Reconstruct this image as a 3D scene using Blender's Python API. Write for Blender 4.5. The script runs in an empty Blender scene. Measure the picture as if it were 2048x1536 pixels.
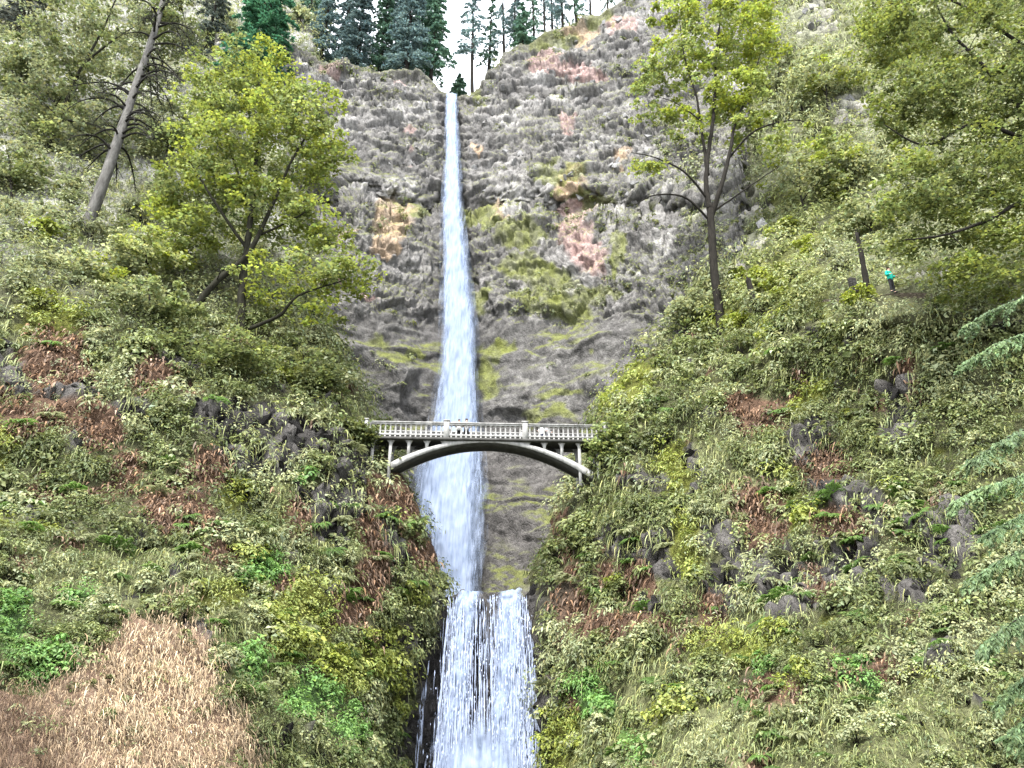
import bpy, math, random
import numpy as np
from mathutils import Vector

# ------------------------------------------------------------------ camera, sky, sun, exposure
SC = bpy.context.scene
COL = SC.collection
PITCH = math.radians(25.0)
FPX = 1547.0            # focal length in pixels of a 2048 px wide picture
CAM = np.array([0.0, 0.0, 1.7])
cam = bpy.data.cameras.new("camera")
cam.sensor_width = 36.0
cam.lens = 36.0 * FPX / 2048.0
cam.clip_end = 3000
camo = bpy.data.objects.new("camera", cam)
COL.objects.link(camo)
camo.location = CAM
camo.rotation_euler = (math.pi / 2 + PITCH, 0, 0)
SC.camera = camo

SUN_EL, SUN_ROT = math.radians(58), math.radians(205)
world = bpy.data.worlds.new("World")
SC.world = world
world.use_nodes = True
wn = world.node_tree.nodes
wl = world.node_tree.links
wn.clear()
sky = wn.new("ShaderNodeTexSky")
sky.sky_type = 'NISHITA'
sky.sun_disc = False
sky.sun_elevation = SUN_EL
sky.sun_rotation = SUN_ROT
sky.air_density = 1.0
sky.dust_density = 4.0
hs = wn.new("ShaderNodeHueSaturation")
hs.inputs["Saturation"].default_value = 0.25
mixc = wn.new("ShaderNodeMix")
mixc.data_type = 'RGBA'
mixc.inputs["Factor"].default_value = 0.75          # even cloud deck over the clear-sky gradient
mixc.inputs["B"].default_value = (6.2, 6.5, 7.0, 1)
bg = wn.new("ShaderNodeBackground")
bg.inputs["Strength"].default_value = 0.085
wo = wn.new("ShaderNodeOutputWorld")
wl.new(sky.outputs[0], hs.inputs["Color"])
wl.new(hs.outputs[0], mixc.inputs["A"])
wl.new(mixc.outputs["Result"], bg.inputs[0])
wl.new(bg.outputs[0], wo.inputs[0])

sun = bpy.data.lights.new("sun", 'SUN')
sun.energy = 1.5
sun.angle = math.radians(10)
sun.color = (1.0, 0.975, 0.94)
suno = bpy.data.objects.new("sun", sun)
COL.objects.link(suno)
sd = Vector((math.sin(SUN_ROT) * math.cos(SUN_EL), math.cos(SUN_ROT) * math.cos(SUN_EL), math.sin(SUN_EL)))
suno.rotation_euler = sd.to_track_quat('Z', 'Y').to_euler()
suno.location = (0, -20, 60)

SC.view_settings.view_transform = 'Standard'
SC.view_settings.look = 'None'
SC.view_settings.gamma = 1.0
SC.view_settings.exposure = 2.98
SC.render.engine = 'CYCLES'
SC.cycles.max_bounces = 5
SC.cycles.diffuse_bounces = 3
SC.cycles.glossy_bounces = 1
SC.cycles.transmission_bounces = 3
SC.cycles.transparent_max_bounces = 12
SC.cycles.caustics_reflective = False
SC.cycles.caustics_refractive = False

rng = np.random.default_rng(7)
random.seed(7)
CP, SP = math.cos(PITCH), math.sin(PITCH)


def P(px, py, Y):
    """world point seen at photograph pixel (px, py) when it stands Y metres off"""
    px, py, Y = np.asarray(px, float), np.asarray(py, float), np.asarray(Y, float)
    u = (px - 1024) / FPX
    v = (768 - py) / FPX
    t = Y / (CP - v * SP)
    return np.stack(np.broadcast_arrays(u * t, Y, CAM[2] + (SP + v * CP) * t), -1)


def proj(p):
    p = np.asarray(p, float) - CAM
    dep = p[..., 1] * CP + p[..., 2] * SP
    dep = np.where(np.abs(dep) < 1e-3, 1e-3, dep)
    v = (-p[..., 1] * SP + p[..., 2] * CP) / dep
    return 1024 + FPX * p[..., 0] / dep, 768 - FPX * v, dep


# ------------------------------------------------------------------ noise
def _h(ix, iy, iz, s):
    n = (ix.astype(np.int64) * 374761393 + iy.astype(np.int64) * 668265263 + iz.astype(np.int64) * 2147483647 + s * 974634777) & 0xFFFFFFFF
    n = ((n ^ (n >> 13)) * 1274126177) & 0xFFFFFFFF
    n = ((n ^ (n >> 16)) * 2246822519) & 0xFFFFFFFF
    return ((n ^ (n >> 15)) & 0xFFFFFF) / float(0x1000000)


def vnoise(p, s=0):
    i = np.floor(p).astype(np.int64)
    f = p - i
    f = f * f * (3 - 2 * f)
    r = 0
    for dx in (0, 1):
        for dy in (0, 1):
            for dz in (0, 1):
                w = (f[:, 0] if dx else 1 - f[:, 0]) * (f[:, 1] if dy else 1 - f[:, 1]) * (f[:, 2] if dz else 1 - f[:, 2])
                r = r + w * _h(i[:, 0] + dx, i[:, 1] + dy, i[:, 2] + dz, s)
    return r * 2 - 1


def fbm(p, scale, octv=4, s=0):
    r, a, q, tot = 0, 1.0, p / scale, 0
    for o in range(octv):
        r = r + a * vnoise(q, s + o * 17)
        tot += a
        a *= 0.5
        q = q * 2.03 + 11.7
    return r / tot


def worley(p, s=0):
    i = np.floor(p).astype(np.int64)
    f1 = np.full(len(p), 9.0)
    f2 = np.full(len(p), 9.0)
    cid = np.zeros(len(p))
    for dx in (-1, 0, 1):
        for dy in (-1, 0, 1):
            for dz in (-1, 0, 1):
                c = i + np.array([dx, dy, dz])
                q = np.stack([c[:, k] + _h(c[:, 0], c[:, 1], c[:, 2], s + 31 * k + 5) for k in range(3)], 1)
                d = np.linalg.norm(q - p, axis=1)
                hid = _h(c[:, 0], c[:, 1], c[:, 2], s + 99)
                closer = d < f1
                f2 = np.where(closer, f1, np.minimum(f2, d))
                cid = np.where(closer, hid, cid)
                f1 = np.where(closer, d, f1)
    return f1, f2, cid


def sstep(a, b, x):
    t = np.clip((x - a) / (b - a), 0, 1)
    return t * t * (3 - 2 * t)


# ------------------------------------------------------------------ mesh helpers
def make_mesh(name, V, faces, col=None, attrs=None, smooth=False):
    """faces: list of (n,k) int arrays"""
    V = np.asarray(V, np.float32)
    faces = [np.asarray(f, np.int32) for f in faces if len(f)]
    loops = np.concatenate([f.ravel() for f in faces])
    tot = np.concatenate([np.full(len(f), f.shape[1], np.int32) for f in faces])
    start = np.concatenate([[0], np.cumsum(tot)[:-1]]).astype(np.int32)
    m = bpy.data.meshes.new(name)
    m.vertices.add(len(V))
    m.vertices.foreach_set("co", V.ravel())
    m.loops.add(len(loops))
    m.loops.foreach_set("vertex_index", loops)
    m.polygons.add(len(tot))
    m.polygons.foreach_set("loop_start", start)
    m.polygons.foreach_set("loop_total", tot)
    if smooth:
        m.polygons.foreach_set("use_smooth", np.ones(len(tot), bool))
    m.update(calc_edges=True)
    if col is not None:
        c = np.ones((len(V), 4), np.float32)
        c[:, :3] = col
        a = m.attributes.new("col", 'FLOAT_COLOR', 'POINT')
        a.data.foreach_set("color", c.ravel())
    for k, v in (attrs or {}).items():
        a = m.attributes.new(k, 'FLOAT', 'POINT')
        a.data.foreach_set("value", np.asarray(v, np.float32))
    return m


def obj(name, mesh, material=None, parent=None):
    o = bpy.data.objects.new(name, mesh)
    COL.objects.link(o)
    if material is not None and mesh is not None and not mesh.materials:
        mesh.materials.append(material)
    o.parent = parent
    return o


def tag(o, label=None, cat=None, group=None, kind=None):
    if label:
        o["label"] = label
    if cat:
        o["category"] = cat
    if group:
        o["group"] = group
    if kind:
        o["kind"] = kind
    return o


def empty(name, loc=(0, 0, 0), rz=0.0):
    o = bpy.data.objects.new(name, None)
    COL.objects.link(o)
    o.location = [float(a) for a in loc]
    o.rotation_euler = (0, 0, rz)
    return o


class MB:
    def __init__(s):
        s.v, s.q, s.t, s.n, s.c = [], [], [], 0, []

    def add(s, V, quads=None, tris=None, col=None):
        V = np.asarray(V, float).reshape(-1, 3)
        if quads is not None and len(quads):
            s.q.append(np.asarray(quads, int) + s.n)
        if tris is not None and len(tris):
            s.t.append(np.asarray(tris, int) + s.n)
        s.v.append(V)
        if col is not None:
            s.c.append(np.broadcast_to(np.asarray(col, float), (len(V), 3)))
        s.n += len(V)

    def box(s, x0, x1, y0, y1, z0, z1, bev=0.0):
        b = bev
        if b <= 0:
            V = [(x, y, z) for z in (z0, z1) for y in (y0, y1) for x in (x0, x1)]
            s.add(V, [(0, 2, 3, 1), (4, 5, 7, 6), (0, 1, 5, 4), (1, 3, 7, 5), (3, 2, 6, 7), (2, 0, 4, 6)])
        else:
            ring = lambda z, e: [(x0 + e, y0 + e, z), (x1 - e, y0 + e, z), (x1 - e, y1 - e, z), (x0 + e, y1 - e, z)]
            V = ring(z0, b) + ring(z0 + b, 0) + ring(z1 - b, 0) + ring(z1, b)
            Q = [(3, 2, 1, 0), (12, 13, 14, 15)]
            for k in range(3):
                for i in range(4):
                    j = (i + 1) % 4
                    Q.append((k * 4 + i, k * 4 + j, k * 4 + 4 + j, k * 4 + 4 + i))
            s.add(V, Q)

    def tube(s, pts, rad, n=7, rough=0.0, col=None):
        pts = np.asarray(pts, float)
        rad = np.broadcast_to(np.asarray(rad, float), (len(pts),))
        tan = np.gradient(pts, axis=0)
        tan /= np.linalg.norm(tan, axis=1)[:, None] + 1e-9
        ref = np.array([0.31, 0.87, 0.12]) if abs(tan[:, 1].mean()) < 0.8 else np.array([1.0, 0.1, 0.2])
        a = np.cross(tan, ref)
        a /= np.linalg.norm(a, axis=1)[:, None] + 1e-9
        b = np.cross(tan, a)
        th = np.arange(n) * 2 * math.pi / n
        R = rad[:, None] * (1 + rough * (rng.random((len(pts), n)) - 0.5))
        V = pts[:, None] + R[..., None] * (np.cos(th)[None, :, None] * a[:, None] + np.sin(th)[None, :, None] * b[:, None])
        k = len(pts)
        i = np.arange(k - 1)[:, None] * n + np.arange(n)[None]
        j = np.arange(k - 1)[:, None] * n + (np.arange(n)[None] + 1) % n
        Q = np.stack([i, j, j + n, i + n], -1).reshape(-1, 4)
        V = np.concatenate([V.reshape(-1, 3), pts[:1], pts[-1:]])
        c0, c1 = k * n, k * n + 1
        ar = np.arange(n)
        T = np.concatenate([np.stack([np.full(n, c0), (ar + 1) % n, ar], 1),
                            np.stack([np.full(n, c1), (k - 1) * n + ar, (k - 1) * n + (ar + 1) % n], 1)])
        s.add(V, Q, T, col)

    def mesh(s, name, smooth=False):
        F = []
        if s.q:
            F.append(np.concatenate(s.q))
        if s.t:
            F.append(np.concatenate(s.t))
        return make_mesh(name, np.concatenate(s.v), F, np.concatenate(s.c) if s.c else None, smooth=smooth)

    def build(s, name, material, parent=None, smooth=False):
        return obj(name, s.mesh(name, smooth), material, parent)


def unit(v):
    return v / (np.linalg.norm(v, axis=-1, keepdims=True) + 1e-9)


def leaf_arrays(C, N, size, col, aspect=0.62, droop=0.0, D=None):
    """folded diamond leaves: 4 vertices, 2 triangles each"""
    n = len(C)
    N = unit(N)
    if D is None:
        D = rng.normal(size=(n, 3))
    D = D + np.array([0, 0, -droop])
    T = unit(D - N * np.sum(D * N, 1)[:, None])
    B = np.cross(N, T)
    L = np.asarray(size).reshape(-1, 1)
    W = L * aspect * 0.5
    fold = L * 0.10
    V = np.stack([C - T * L * 0.5, C + B * W + N * fold - T * L * 0.08, C + T * L * 0.5 - N * fold, C - B * W + N * fold - T * L * 0.08], 1).reshape(-1, 3)
    b = np.arange(n)[:, None] * 4
    F = np.concatenate([b + np.array([[0, 1, 2]]), b + np.array([[0, 2, 3]])])
    return V, F, np.repeat(col, 4, axis=0)


def blade_arrays(C, D, length, width, col, droop=0.5, seg=3):
    """drooping strips from C in direction D"""
    n = len(C)
    D = unit(D)
    S = unit(np.cross(D, np.array([0, 0, 1.0])) + rng.normal(size=(n, 3)) * 0.15)
    L = np.asarray(length).reshape(-1, 1)
    Wd = np.asarray(width).reshape(-1, 1)
    st = []
    for k in range(seg + 1):
        f = k / seg
        c = C + D * L * f * (1 - 0.25 * droop * f) + np.array([0, 0, -1.0]) * L * droop * f * f
        w = Wd * (0.55 + 0.9 * f - 1.4 * f * f) if k < seg else Wd * 0.06
        st += [c - S * w * 0.5, c + S * w * 0.5]
    V = np.stack(st, 1).reshape(-1, 3)
    m = 2 * (seg + 1)
    b = np.arange(n)[:, None] * m
    Q = np.concatenate([b + np.array([[2 * k, 2 * k + 1, 2 * k + 3, 2 * k + 2]]) for k in range(seg)])
    return V, Q, np.repeat(col, m, axis=0)


def join_leaf(parts):
    V, F3, F4, Cc, n = [], [], [], [], 0
    for v, f, c in parts:
        (F3 if f.shape[1] == 3 else F4).append(f + n)
        V.append(v)
        Cc.append(c)
        n += len(v)
    F = []
    if F3:
        F.append(np.concatenate(F3))
    if F4:
        F.append(np.concatenate(F4))
    return np.concatenate(V), F, np.concatenate(Cc)


def leaf_mesh(name, parts):
    V, F, c = join_leaf(parts)
    return make_mesh(name, V, F, np.clip(c, 0.004, 0.95))


# ------------------------------------------------------------------ materials
def new_mat(name):
    m = bpy.data.materials.new(name)
    m.use_nodes = True
    nt = m.node_tree
    nt.nodes.clear()
    return m, nt.nodes, nt.links


def N_(nodes, typ, **kw):
    n = nodes.new(typ)
    for k, v in kw.items():
        if k in n.inputs:
            n.inputs[k].default_value = v
        else:
            setattr(n, k, v)
    return n


def foliage_mat(name, trans=0.3, rough=0.5, spec=0.35, vary=True):
    m, n, l = new_mat(name)
    at = N_(n, "ShaderNodeAttribute", attribute_name="col")
    oi = N_(n, "ShaderNodeObjectInfo")
    hv = N_(n, "ShaderNodeHueSaturation")
    mr = N_(n, "ShaderNodeMapRange")
    mr.inputs["To Min"].default_value, mr.inputs["To Max"].default_value = 0.75, 1.25
    l.new(oi.outputs["Random"], mr.inputs["Value"])
    l.new(mr.outputs[0], hv.inputs["Value"])
    l.new(at.outputs["Color"], hv.inputs["Color"])
    p = N_(n, "ShaderNodeBsdfPrincipled", Roughness=rough)
    p.inputs["Specular IOR Level"].default_value = spec
    tr = N_(n, "ShaderNodeBsdfTranslucent")
    hv2 = N_(n, "ShaderNodeHueSaturation", Saturation=1.08, Value=1.25)
    mx = N_(n, "ShaderNodeMixShader")
    mx.inputs[0].default_value = trans
    o = N_(n, "ShaderNodeOutputMaterial")
    l.new(hv.outputs[0], p.inputs["Base Color"])
    l.new(hv.outputs[0], hv2.inputs["Color"])
    l.new(hv2.outputs[0], tr.inputs["Color"])
    l.new(p.outputs[0], mx.inputs[1])
    l.new(tr.outputs[0], mx.inputs[2])
    l.new(mx.outputs[0], o.inputs[0])
    return m


def rock_mat(name, bump=0.6, scale=1.0, rough=0.85):
    m, n, l = new_mat(name)
    at = N_(n, "ShaderNodeAttribute", attribute_name="col")
    tc = N_(n, "ShaderNodeTexCoord")
    n1 = N_(n, "ShaderNodeTexNoise", Scale=1.7 * scale, Detail=8.0, Roughness=0.7)
    n2 = N_(n, "ShaderNodeTexNoise", Scale=9.0 * scale, Detail=6.0, Roughness=0.75)
    vo = N_(n, "ShaderNodeTexVoronoi", Scale=3.2 * scale)
    vo.feature = 'DISTANCE_TO_EDGE'
    mp = N_(n, "ShaderNodeMapping")
    mp.inputs["Scale"].default_value = (1, 1, 0.6)
    l.new(tc.outputs["Object"], mp.inputs[0])
    for t in (n1, n2, vo):
        l.new(mp.outputs[0], t.inputs["Vector"])
    r1 = N_(n, "ShaderNodeMapRange")
    r1.inputs["From Min"].default_value, r1.inputs["From Max"].default_value = 0.3, 0.7
    r1.inputs["To Min"].default_value, r1.inputs["To Max"].default_value = 0.5, 1.55
    l.new(n1.outputs["Fac"], r1.inputs["Value"])
    r2 = N_(n, "ShaderNodeMapRange")
    r2.inputs["From Min"].default_value, r2.inputs["From Max"].default_value = 0.3, 0.7
    r2.inputs["To Min"].default_value, r2.inputs["To Max"].default_value = 0.65, 1.4
    l.new(n2.outputs["Fac"], r2.inputs["Value"])
    mu = N_(n, "ShaderNodeMath", operation='MULTIPLY')
    l.new(r1.outputs[0], mu.inputs[0])
    l.new(r2.outputs[0], mu.inputs[1])
    vm = N_(n, "ShaderNodeVectorMath", operation='SCALE')
    l.new(at.outputs["Color"], vm.inputs[0])
    l.new(mu.outputs[0], vm.inputs["Scale"])
    hsum = N_(n, "ShaderNodeMath", operation='ADD')
    mv = N_(n, "ShaderNodeMath", operation='MINIMUM')
    l.new(vo.outputs["Distance"], mv.inputs[0])
    mv.inputs[1].default_value = 0.12
    sc3 = N_(n, "ShaderNodeMath", operation='MULTIPLY')
    sc3.inputs[1].default_value = 3.0
    l.new(mv.outputs[0], sc3.inputs[0])
    l.new(sc3.outputs[0], hsum.inputs[0])
    l.new(n2.outputs["Fac"], hsum.inputs[1])
    b = N_(n, "ShaderNodeBump", Strength=bump, Distance=0.25)
    l.new(hsum.outputs[0], b.inputs["Height"])
    p = N_(n, "ShaderNodeBsdfPrincipled", Roughness=rough)
    p.inputs["Specular IOR Level"].default_value = 0.10
    l.new(vm.outputs[0], p.inputs["Base Color"])
    l.new(b.outputs[0], p.inputs["Normal"])
    o = N_(n, "ShaderNodeOutputMaterial")
    l.new(p.outputs[0], o.inputs[0])
    return m


def simple_mat(name, c1, c2, scale=3.0, rough=0.8, bump=0.2, stretch=(1, 1, 1), spec=0.10):
    m, n, l = new_mat(name)
    tc = N_(n, "ShaderNodeTexCoord")
    mp = N_(n, "ShaderNodeMapping")
    mp.inputs["Scale"].default_value = stretch
    l.new(tc.outputs["Object"], mp.inputs[0])
    nz = N_(n, "ShaderNodeTexNoise", Scale=scale, Detail=8.0, Roughness=0.7)
    l.new(mp.outputs[0], nz.inputs["Vector"])
    cr = N_(n, "ShaderNodeValToRGB")
    cr.color_ramp.elements[0].position, cr.color_ramp.elements[1].position = 0.32, 0.68
    cr.color_ramp.elements[0].color = (*c1, 1)
    cr.color_ramp.elements[1].color = (*c2, 1)
    l.new(nz.outputs["Fac"], cr.inputs[0])
    b = N_(n, "ShaderNodeBump", Strength=bump, Distance=0.05)
    l.new(nz.outputs["Fac"], b.inputs["Height"])
    p = N_(n, "ShaderNodeBsdfPrincipled", Roughness=rough)
    p.inputs["Specular IOR Level"].default_value = spec
    l.new(cr.outputs[0], p.inputs["Base Color"])
    l.new(b.outputs[0], p.inputs["Normal"])
    o = N_(n, "ShaderNodeOutputMaterial")
    l.new(p.outputs[0], o.inputs[0])
    return m


def water_mat(name, cover=0.5, soft=0.25, fine=7.0, color=(0.275, 0.318, 0.41), stretch=0.12):
    """falling white water: bright streaks, see-through between them; attributes wu (m across), wv (m down), edge"""
    m, n, l = new_mat(name)
    au = N_(n, "ShaderNodeAttribute", attribute_name="wu")
    av = N_(n, "ShaderNodeAttribute", attribute_name="wv")
    ae = N_(n, "ShaderNodeAttribute", attribute_name="edge")
    cx = N_(n, "ShaderNodeCombineXYZ")
    mv = N_(n, "ShaderNodeMath", operation='MULTIPLY')
    mv.inputs[1].default_value = stretch
    l.new(au.outputs["Fac"], cx.inputs[0])
    l.new(av.outputs["Fac"], mv.inputs[0])
    l.new(mv.outputs[0], cx.inputs[1])
    nz = N_(n, "ShaderNodeTexNoise", Scale=fine, Detail=7.0, Roughness=0.65)
    nz2 = N_(n, "ShaderNodeTexNoise", Scale=fine * 0.16, Detail=3.0)
    l.new(cx.outputs[0], nz.inputs["Vector"])
    l.new(cx.outputs[0], nz2.inputs["Vector"])
    ad = N_(n, "ShaderNodeMath", operation='ADD')
    l.new(nz.outputs["Fac"], ad.inputs[0])
    l.new(nz2.outputs["Fac"], ad.inputs[1])
    su = N_(n, "ShaderNodeMath", operation='ADD')
    l.new(ad.outputs[0], su.inputs[0])
    l.new(ae.outputs["Fac"], su.inputs[1])
    mr = N_(n, "ShaderNodeMapRange")
    mr.interpolation_type = 'SMOOTHSTEP'
    mr.inputs["From Min"].default_value = 2.0 - cover - soft
    mr.inputs["From Max"].default_value = 2.0 - cover + soft
    mr.inputs["To Min"].default_value, mr.inputs["To Max"].default_value = 0.0, 0.97
    l.new(su.outputs[0], mr.inputs["Value"])
    cr = N_(n, "ShaderNodeValToRGB")
    cr.color_ramp.elements[0].position, cr.color_ramp.elements[1].position = 0.35, 0.65
    cr.color_ramp.elements[0].color = (color[0] * 0.62, color[1] * 0.68, color[2] * 0.74, 1)
    cr.color_ramp.elements[1].color = (*color, 1)
    l.new(nz.outputs["Fac"], cr.inputs[0])
    df = N_(n, "ShaderNodeBsdfDiffuse")
    tl = N_(n, "ShaderNodeBsdfTranslucent")
    l.new(cr.outputs[0], df.inputs[0])
    l.new(cr.outputs[0], tl.inputs[0])
    mx = N_(n, "ShaderNodeMixShader")
    mx.inputs[0].default_value = 0.25
    l.new(df.outputs[0], mx.inputs[1])
    l.new(tl.outputs[0], mx.inputs[2])
    tp = N_(n, "ShaderNodeBsdfTransparent")
    m2 = N_(n, "ShaderNodeMixShader")
    l.new(mr.outputs[0], m2.inputs[0])
    l.new(tp.outputs[0], m2.inputs[1])
    l.new(mx.outputs[0], m2.inputs[2])
    o = N_(n, "ShaderNodeOutputMaterial")
    l.new(m2.outputs[0], o.inputs[0])
    return m


M = {
    'leaf': foliage_mat("leaf", 0.32, 0.5, 0.22),
    'leaf_thin': foliage_mat("thin_leaf", 0.45, 0.5, 0.22),
    'dry': foliage_mat("dry_plant", 0.2, 0.8, 0.06),
    'needle': foliage_mat("needle", 0.32, 0.6, 0.12),
    'rock': rock_mat("basalt", 0.7, 1.0),
    'soil': rock_mat("mossy_slope", 0.8, 1.4, 0.95),
    'wet': rock_mat("wet_basalt", 0.8, 1.3, 0.45),
    'bark': simple_mat("bark", (0.006, 0.0055, 0.0045), (0.024, 0.021, 0.017), 6, 0.95, 0.8, (1, 1, 0.25)),
    'grey_bark': simple_mat("grey_bark", (0.035, 0.033, 0.030), (0.125, 0.12, 0.11), 4, 0.95, 0.8, (1, 1, 0.2)),
    'pale_bark': simple_mat("mossy_bark", (0.007, 0.0065, 0.005), (0.028, 0.027, 0.018), 4, 0.95, 0.8, (1, 1, 0.3)),
    'concrete': simple_mat("concrete", (0.14, 0.138, 0.13), (0.37, 0.362, 0.345), 2.4, 0.85, 0.15, (1, 1, 0.35)),
    'shaded_concrete': simple_mat("shade_darkened_concrete", (0.035, 0.034, 0.031), (0.085, 0.082, 0.077), 2.0, 0.9, 0.2, (1, 1, 0.3)),  # concrete darkened to carry the shade under cornice, deck and arch
    'fall': water_mat("falling_water", 0.93, 0.32, 7.0),
    'veil': water_mat("water_veil", 0.66, 0.42, 4.0),
    'cascade': water_mat("cascading_water", 0.48, 0.38, 5.5, (0.265, 0.31, 0.41), 0.30),
    'streak': None,
}
_m, _n, _l = new_mat("water_drops")
_p = N_(_n, "ShaderNodeBsdfDiffuse")
_p.inputs[0].default_value = (0.315, 0.36, 0.47, 1)
_o = N_(_n, "ShaderNodeOutputMaterial")
_l.new(_p.outputs[0], _o.inputs[0])
M['streak'] = _m


def cloth(name, c):
    return simple_mat(name, tuple(0.75 * a for a in c), c, 12, 0.9, 0.1)


# ------------------------------------------------------------------ what grows where (in the photograph's own map)
def ell(lst, kind):
    return [(a, b, c, d, kind) for a, b, c, d in lst]


PATCH = (
    ell([(110, 730, 60, 62), (80, 830, 80, 48), (190, 850, 50, 45), (300, 750, 26, 45), (410, 950, 38, 42), (260, 950, 25, 38), (200, 990, 40, 16),
         (330, 1030, 48, 42), (400, 1050, 35, 32), (430, 1110, 32, 20), (740, 1050, 24, 70), (740, 1140, 30, 70), (770, 985, 42, 26), (850, 1110, 38, 24),
         (690, 1215, 28, 34), (810, 1020, 18, 32), (600, 1032, 26, 22), (10, 800, 28, 42), (560, 1165, 20, 24), (720, 1270, 26, 22), (60, 990, 14, 14),
         (1500, 812, 45, 32), (1535, 832, 40, 34), (1640, 915, 52, 42), (1690, 1052, 52, 40), (1510, 1000, 45, 32), (1532, 1062, 36, 30), (1130, 1062, 12, 34),
         (1140, 1195, 30, 62), (1215, 1250, 62, 20), (1280, 1162, 30, 50), (1232, 1150, 28, 32), (1420, 1205, 30, 32), (1300, 1252, 50, 15), (1642, 1160, 26, 26),
         (1400, 1242, 42, 20), (1530, 1380, 34, 16), (1600, 1410, 52, 16), (1508, 1520, 40, 30), (1815, 740, 14, 28), (1850, 790, 14, 16), (1890, 990, 14, 14)], 'brown')
    + ell([(20, 740, 30, 52), (130, 785, 62, 26), (470, 830, 90, 32), (530, 912, 62, 36), (480, 905, 42, 30), (700, 930, 46, 36), (650, 1000, 50, 32),
           (712, 1012, 40, 32), (265, 1162, 62, 30), (345, 1150, 42, 20), (405, 1242, 30, 26), (155, 890, 22, 22), (585, 862, 50, 20), (765, 1062, 18, 40),
           (795, 1112, 18, 32), (640, 880, 60, 26), (245, 830, 40, 16), (360, 735, 40, 20), (880, 1215, 26, 30), (815, 1330, 22, 70), (815, 1470, 26, 90), (660, 1060, 30, 26),
           (1620, 890, 42, 42), (1662, 962, 32, 32), (1692, 1002, 42, 42), (1802, 782, 32, 32), (1792, 852, 32, 44), (1290, 962, 52, 22), (1885, 1050, 72, 32),
           (1900, 1110, 62, 42), (1332, 1112, 46, 42), (1452, 1162, 42, 62), (1562, 1162, 52, 62), (1522, 1132, 62, 50), (1702, 1122, 62, 52), (1272, 1092, 36, 26),
           (1382, 942, 18, 42), (1752, 1022, 32, 42), (1592, 1222, 62, 26), (1822, 1192, 52, 22), (1292, 1222, 30, 22), (1882, 1292, 32, 32), (1442, 1062, 32, 32),
           (1230, 1080, 40, 26), (1080, 1300, 14, 120), (1090, 1450, 16, 90), (1960, 1400, 40, 20), (1370, 640, 26, 46), (1640, 60, 50, 60), (1700, 205, 44, 34), (1760, 235, 36, 24),
           (1480, 420, 60, 50), (1370, 470, 60, 70), (1500, 500, 40, 40)], 'rock')
    + ell([(520, 1145, 48, 32), (20, 1270, 42, 66), (100, 1345, 54, 38), (160, 1182, 42, 22), (500, 1340, 28, 44), (600, 1400, 42, 52), (650, 1390, 52, 32),
           (682, 1470, 48, 28), (160, 1305, 26, 12), (550, 1182, 22, 14), (610, 960, 12, 22), (1080, 1096, 22, 22), (1190, 1410, 44, 42), (1750, 1375, 48, 22),
           (1520, 1340, 26, 22), (1290, 1500, 28, 28), (1720, 1325, 42, 14), (1190, 1370, 30, 26)], 'bright')
    + ell([(580, 1230, 90, 90), (700, 1330, 60, 60), (1265, 760, 44, 44), (1230, 805, 28, 44), (1350, 942, 30, 62), (1372, 1100, 30, 62), (1480, 1290, 120, 28),
           (1350, 1440, 82, 22), (1120, 1490, 44, 66), (1570, 560, 90, 64), (1450, 640, 60, 30), (840, 1190, 46, 20), (780, 1300, 34, 40), (800, 1390, 30, 30), (90, 640, 60, 40),
           (450, 1190, 60, 20), (560, 730, 60, 30), (1620, 430, 90, 60)], 'yellow')
    + ell([(1690, 110, 110, 120), (1600, 200, 60, 60), (1680, 320, 120, 50), (240, 1150, 200, 60), (500, 1250, 80, 60), (250, 420, 90, 50), (1500, 1480, 420, 70), (1850, 1450, 200, 100)], 'grass')
)
TAN = np.array([(-200, 1420), (0, 1395), (130, 1365), (185, 1290), (260, 1240), (330, 1205), (430, 1275), (405, 1395), (485, 1400), (505, 1560), (490, 1700), (-200, 1700)], float)


def in_poly(px, py, poly):
    r = np.zeros(len(px), bool)
    j = len(poly) - 1
    for i in range(len(poly)):
        xi, yi = poly[i]
        xj, yj = poly[j]
        c = ((yi > py) != (yj > py)) & (px < (xj - xi) * (py - yi) / (yj - yi + 1e-9) + xi)
        r ^= c
        j = i
    return r


KINDS = ['leafy', 'brown', 'rock', 'bright', 'yellow', 'grass', 'tan']


def kind_at(pts):
    px, py, dep = proj(pts)
    w1 = fbm(pts, 1.6, 3, 41) * 34
    w2 = fbm(pts, 1.6, 3, 77) * 34
    qx, qy = px + w1, py + w2
    best = np.full(len(pts), 1.0)
    k = np.zeros(len(pts), int)
    for cx, cy, rx, ry, kind in PATCH:
        d = ((qx - cx) / rx) ** 2 + ((qy - cy) / ry) ** 2
        if kind == 'rock':
            d = d / 1.3
        elif kind == 'brown':
            d = d / 1.3
        hit = d < best
        best = np.where(hit, d, best)
        k = np.where(hit, KINDS.index(kind), k)
    n = fbm(pts, 3.0, 3, 5)
    k = np.where((k == 0) & (n > 0.34), 5, k)
    k = np.where((k == 0) & (n < -0.42), 4, k)
    n2 = fbm(pts, 1.8, 3, 15)
    k = np.where((k == 0) & (n2 > 0.46), 2, k)
    k = np.where((k == 0) & (n2 < -0.47) & (py > 650), 1, k)
    k = np.where(in_poly(qx + fbm(pts, 0.7, 2, 42) * 40, qy + fbm(pts, 0.7, 2, 43) * 40, TAN), 6, k)
    return k


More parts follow.
